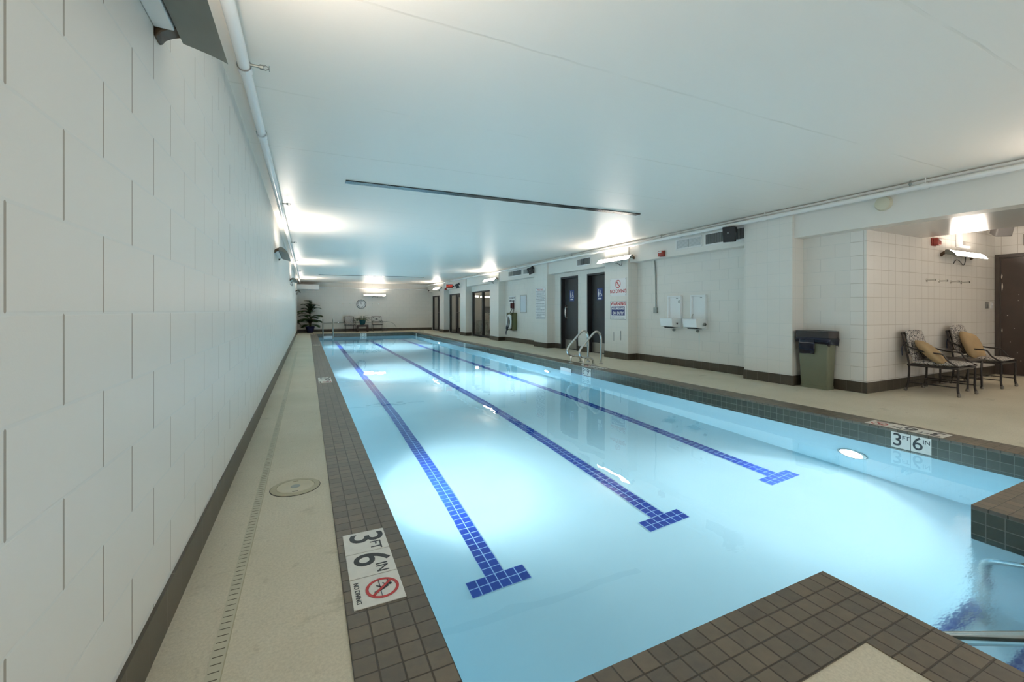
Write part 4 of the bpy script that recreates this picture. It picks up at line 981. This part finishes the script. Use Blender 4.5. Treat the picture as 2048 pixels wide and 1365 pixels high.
for k, (dx, dy, h) in enumerate(((0,0,1.15),(.05,.03,.75),(-.05,.02,.6))):
    b.tube(smoothpath([(dx*.6,dy*.6,.30),(dx,dy,.30+h*.4),(dx*1.3,dy,.30+h*.8)]), [.026-.0016*i for i in range(len(smoothpath([(0,0,0),(0,0,1),(0,0,2)])))], 8)
b.build('trunk', M_stem, t, local=True)
fr = MB(); fs = MB(); random.seed(21)
specs = [(h, a, L, e) for h, a, L, e in (
    (1.15,15,.62,1.25),(1.15,170,.62,1.2),(1.18,80,.6,1.35),(1.15,260,.6,1.3),(1.2,330,.58,1.45),(1.2,120,.6,1.5),
    (1.05,0,.70,.75),(1.05,180,.72,.7),(1.0,225,.62,.7),(1.0,300,.6,.8),(1.02,40,.6,.8),(1.0,140,.5,.9),
    (.85,350,.68,.45),(.85,188,.74,.35),(.8,250,.6,.4),(.8,290,.6,.45),(.7,20,.62,.75),(.72,165,.6,.8),(.7,205,.72,.45),
    (.55,330,.66,.6),(.55,215,.70,.5),(.5,265,.55,.6),(.5,190,.70,.25),(.5,355,.62,.5),(.45,300,.5,.8),(.45,235,.5,.9),(.42,345,.60,.25),(.42,200,.66,.15))]
for h, a, L, e in specs:
    h *= random.uniform(.92,1.16); L *= random.uniform(.95,1.25); e += random.uniform(-.15,.2)
    a = math.radians(a+random.uniform(-28,28)); pts = []; n = 12
    for i in range(n+1):
        s = i/n; ang = e-s*s*(1.1+e*.5); 
        if i == 0: p = Vector((0,0,h)); pts.append(p); continue
        p = pts[-1]+Vector((math.cos(a)*math.cos(ang), math.sin(a)*math.cos(ang), math.sin(ang)))*L/n; pts.append(p)
    pts = [Vector((p.x, max(-.62, min(.50, p.y)), p.z)) for p in pts]; pts = [Vector((max(-.60, p.x), p.y, p.z)) for p in pts]
    fs.tube(pts, [.008*(1-i/(n+2)) for i in range(n+1)], 5)
    for i in range(2, n+1):
        d = (pts[i]-pts[i-1]).normalized(); side = d.cross(Z_); side = side.normalized() if side.length > 1e-3 else Vector((-math.sin(a), math.cos(a), 0))
        ll = L*.50*math.sin(PI*(.15+.8*i/n))
        for k in range(3):
            q = pts[i-1].lerp(pts[i], k/3)
            for s in (-1, 1): leafmesh(fr, q, q+side*s*ll*.75+d*ll*.65+Z_*(ll*.06), .019, 4, .30, .1)
for vv in list(fr.bm.verts)+list(fs.bm.verts):
    vv.co.x = max(vv.co.x, -.612); vv.co.y = min(vv.co.y, .565); vv.co.z = max(vv.co.z, .04)
fr.build('fronds', M_leaf, t, local=True, smooth=0, keep=True); fs.build('frond_stems', M_stem, t, local=True)
# clock
t = thing('wall_clock', 'round white wall clock with dark rim on the far wall under the lamp', 'clock', (2.84, YF, 1.585))
b = MB(); b.lathe([(.235,0),(.262,-.01),(.265,-.03),(.25,-.042),(.238,-.03)], (2.84,YF,1.585), 40, ax='y'); b.build('rim', M_clockrim, t)
b = MB(); b.lathe([(.240,-.012),(.001,-.013)], (2.84,YF,1.585), 40, ax='y'); b.build('dial', M_signw, t)
M = frame((2.84, YF-.014, 1.585), X_, Z_); b = MB()
for k in range(12):
    a = PI/2-2*PI*k/12; b.text(str(k if k else 12), .085, M @ T((.185*math.cos(a), .185*math.sin(a), .001)), bold=.003)
b.build('numeral', M_ink, t)
b = MB(); bar(b, M, (0,-.02), (-.01,.17), .012, .003); b.build('minute_hand', M_ink, t)
b = MB(); bar(b, M, (0,-.02), (-.045,.11), .016, .005); b.build('hour_hand', M_ink, t)
# rescue hook pole on the far wall
t = thing('rescue_pole', 'long thin rescue pole with a curved hook leaning along the far wall', 'rescue pole', (2.6, YF-.06, .5))
b = MB(); b.tube([(.80,YF-.05,.50),(4.30,YF-.05,.545)], .017, 8); b.build('pole', M_galv, t)
b = MB(); b.tube(smoothpath([(4.28,YF-.05,.545),(4.50,YF-.05,.53),(4.72,YF-.05,.40),(4.83,YF-.05,.22),(4.84,YF-.05,.14)]), .011, 8); b.build('hook', M_galv, t)
b = MB()
for x in (1.60, 4.2): b.box(x-.02, x+.02, YF-.065, YF, .50, .56)
b.build('wall_clip', M_steel, t)

# ------------------------------------------------------------------ ladder rails and hand rails
def grab_rail(label, y):
    t = thing('ladder_rail', label, 'rail', (5.8, y, 0), 0, 'steel ladder grab rails on the right coping'); r = .024
    path = [(5.955,y,0),(5.955,y,.50),(5.95,y,.62),(5.90,y,.71),(5.82,y,.735),(5.74,y,.69),(5.50,y,.46),(5.40,y,.36),(5.37,y,.28),(5.40,y,.205),(5.47,y,.165),(5.58,y,.150),(5.66,y,.145),(5.715,y,.12),(5.74,y,.06),(5.745,y,.0)]
    b = MB(); b.tube(smoothpath(path, 2), r, 12); b.build('tube', M_steel, t)
    b = MB(); b.tube([(5.50,y,.16),(5.475,y,.10),(5.47,y,.0)], r*.92, 10); b.build('front_post', M_steel, t)
    for x in (5.955, 5.745, 5.47):
        b = MB(); b.lathe([(.001,.012),(r,.014),(.034,.012),(.048,.006),(.050,.0)], (x,y,.004), 16); b.build('flange', M_steel, t)
grab_rail('curved stainless ladder rail on the right coping, nearer one with the low return', 7.80)
grab_rail('curved stainless ladder rail on the right coping, farther one before the charcoal door', 8.29)
t = thing('pool_ladder', 'steel pool ladder with two upright rails at the far left pool end', 'ladder', (.96, 24.15, 0))
for x in (.73, 1.21):
    b = MB(); b.tube(smoothpath([(x,24.42,0),(x,24.42,.55),(x,24.38,.72),(x,24.26,.76),(x,24.10,.70),(x,23.93,.45),(x,23.92,-.1),(x,23.92,-1.2)], 2), .024, 10); b.build('rail', M_galv, t)
    b = MB(); b.lathe([(.001,.012),(.034,.012),(.05,.004)], (x,24.42,.0), 14); b.build('flange', M_steel, t)
for z in (-.45, -.75, -1.05):
    b = MB(); b.box(.73, 1.21, 23.88, 23.97, z-.012, z+.012); b.build('tread', M_steel, t)
def hand_rail(label, x):
    t = thing('hand_rail', label, 'rail', (x, 0, 0), 0, 'stainless hand rails of the entry steps')
    z = lambda y: .405-.68*y
    b = MB(); b.tube(smoothpath([(x,-.62,0),(x,-.62,.70),(x,-.58,.80),(x,-.45,.80),(x,-.30,.66),(x,.0,z(0)),(x,.5,z(.5)),(x,.96,z(.96)),(x,1.03,-.33),(x,1.04,-.46),(x,1.04,-1.10)], 2), .024, 14); b.build('tube', M_steel, t)
    b = MB(); b.tube([(x,.40,z(.40)),(x,.40,-.54)], .022, 12); b.build('post', M_steel, t)
    b = MB(); b.lathe([(.001,.012),(.036,.012),(.052,.004)], (x,-.62,.003), 16); b.build('flange', M_steel, t)
hand_rail('stainless hand rail crossing the entry steps beside the near coping corner', 2.36)
hand_rail('stainless hand rail dipping into the water beside the right side of the entry steps', 3.50)

# ------------------------------------------------------------------ deck fittings
c = (-.072, 3.245, 0)
t = thing('skimmer_cover', 'round beige skimmer lid set in the left deck', 'skimmer cover', c)
b = MB(); b.lathe([(.1545,.0),(.1545,.0012),(.150,.0014)], c, 48); b.build('gap', M_darkhole, t)
b = MB(); b.lathe([(.150,.0),(.150,.004),(.118,.006),(.116,.003)], c, 48); b.build('ring', M_skimring, t)
b = MB(); b.lathe([(.116,.003),(.112,.007),(.095,.008),(.090,.0065),(.001,.0065)], c, 48); lid = b.build('lid', M_skim, t)
b = MB(); b.lathe([(.030,.0068),(.029,.008),(.001,.008)], c, 24); b.build('badge', M_galv, lid)
b = MB(); b.box(c[0]-.017, c[0]+.017, c[1]-.098, c[1]-.088, .006, .0085); b.build('finger_slot', M_black, lid)
b = MB(); b.box(c[0]-.017, c[0]+.017, c[1]+.088, c[1]+.096, .006, .0085); b.build('finger_slot', M_skimring, lid)
t = thing('deck_drain', 'narrow slotted deck drain strip running along the left deck', 'drain', (-.28, 4, 0))
b = MB(); b.box(-.300, -.256, YB, 14, -.001, .0025); b.build('drain_cover', M_joint, t)
b = MB(); y = .9
while y < 6.5: b.box(-.295, -.262, y, y+.004, .002, .0029); y += .036
b.build('slot', mat('slot_shadow', C(.10,.09,.06), .8), t)['kind'] = 'stuff'
b = MB(); b.box(-.256, -.252, YB, 14, -.001, .0012); b.build('edge_gap', M_skimring, t)
def skimmer(label, M, w, white):
    t = thing('skimmer_mouth', label, 'skimmer', M.translation, 0, 'skimmer openings in the pool wall')
    b = MB(); fbox(b, M, -w/2, w/2, -.10, .03, -.002, .004); b.build('opening', M_darkhole, t)
    if white: b = MB(); fbox(b, M, -w/2, w/2, -.085, .025, .004, .012); b.build('weir_flap', M_signw, t, bev=.003)
skimmer('white skimmer flap at the waterline left of the 3 9 tiles', frame((PX1-.001, 8.25, -.13), -Y_, Z_), .46, True)
skimmer('dark skimmer slot in the right pool wall opposite the pool rules pillar', frame((PX1-.001, 11.2, -.125), -Y_, Z_), .42, False)
skimmer('small dark skimmer slot near the far end of the right pool wall', frame((PX1-.001, 19.9, -.125), -Y_, Z_), .5, False)
skimmer('white skimmer flap under the far pool ladder', frame((.97, PY1-.001, -.14), X_, Z_), .42, True)

# the right wall runs about half a degree off the line of the pool, closing towards the far end
bpy.context.view_layer.update()
def lean(y): return .0145*max(0.0, y-8.09)
for o in list(COL.objects):
    if o.parent is not None: continue
    if o.type == 'EMPTY':
        if o.location.x > 6.5 and o.location.y > 6.0: o.location.x -= lean(o.location.y)
    elif o.type == 'MESH' and o.name not in ('floor', 'ceiling', 'wall_left', 'wall_back', 'wall_alcove', 'wall_door_side'):
        for vv in o.data.vertices:
            if vv.co.x > 6.5 and vv.co.y > 6.0: vv.co.x -= lean(vv.co.y)
for o in COL.objects:
    if o.name in ('sprinkler_pipe.001', 'cable_raceway'):
        for ch in o.children:
            for vv in ch.data.vertices:
                wy = vv.co.y + o.location.y
                if wy > 6.0: vv.co.x -= lean(wy)

# ------------------------------------------------------------------ camera, world, view
cam = bpy.data.cameras.new('camera'); co = bpy.data.objects.new('camera', cam); COL.objects.link(co)
co.location = (0, 0, H); co.rotation_euler = (PI/2, 0, -math.atan(409.5/855))
cam.sensor_width = 36; cam.lens = 855/2048*36; cam.shift_y = -60.5/2048; cam.clip_start = .01; sc.camera = co
w = bpy.data.worlds.new('world'); sc.world = w; w.use_nodes = True
w.node_tree.nodes['Background'].inputs[0].default_value = (.93, .97, 1, 1); w.node_tree.nodes['Background'].inputs[1].default_value = 1.7
vs = sc.view_settings; vs.view_transform = 'Standard'; vs.look = 'None'; vs.gamma = 1; vs.use_curve_mapping = False; vs.exposure = 0.30
cy = sc.cycles
cy.max_bounces = 8; cy.diffuse_bounces = 5; cy.glossy_bounces = 4; cy.transmission_bounces = 7; cy.transparent_max_bounces = 8
cy.sample_clamp_indirect = 4; cy.caustics_reflective = False; cy.caustics_refractive = True; cy.blur_glossy = .5
cy.use_adaptive_sampling = True; cy.adaptive_threshold = .06; cy.adaptive_min_samples = 16
cy.use_denoising = True
try: cy.denoiser = 'OPENIMAGEDENOISE'
except Exception: pass
for o in [o for o in bpy.data.objects if o.get('label') == '']: print('NOLABEL', o.name)
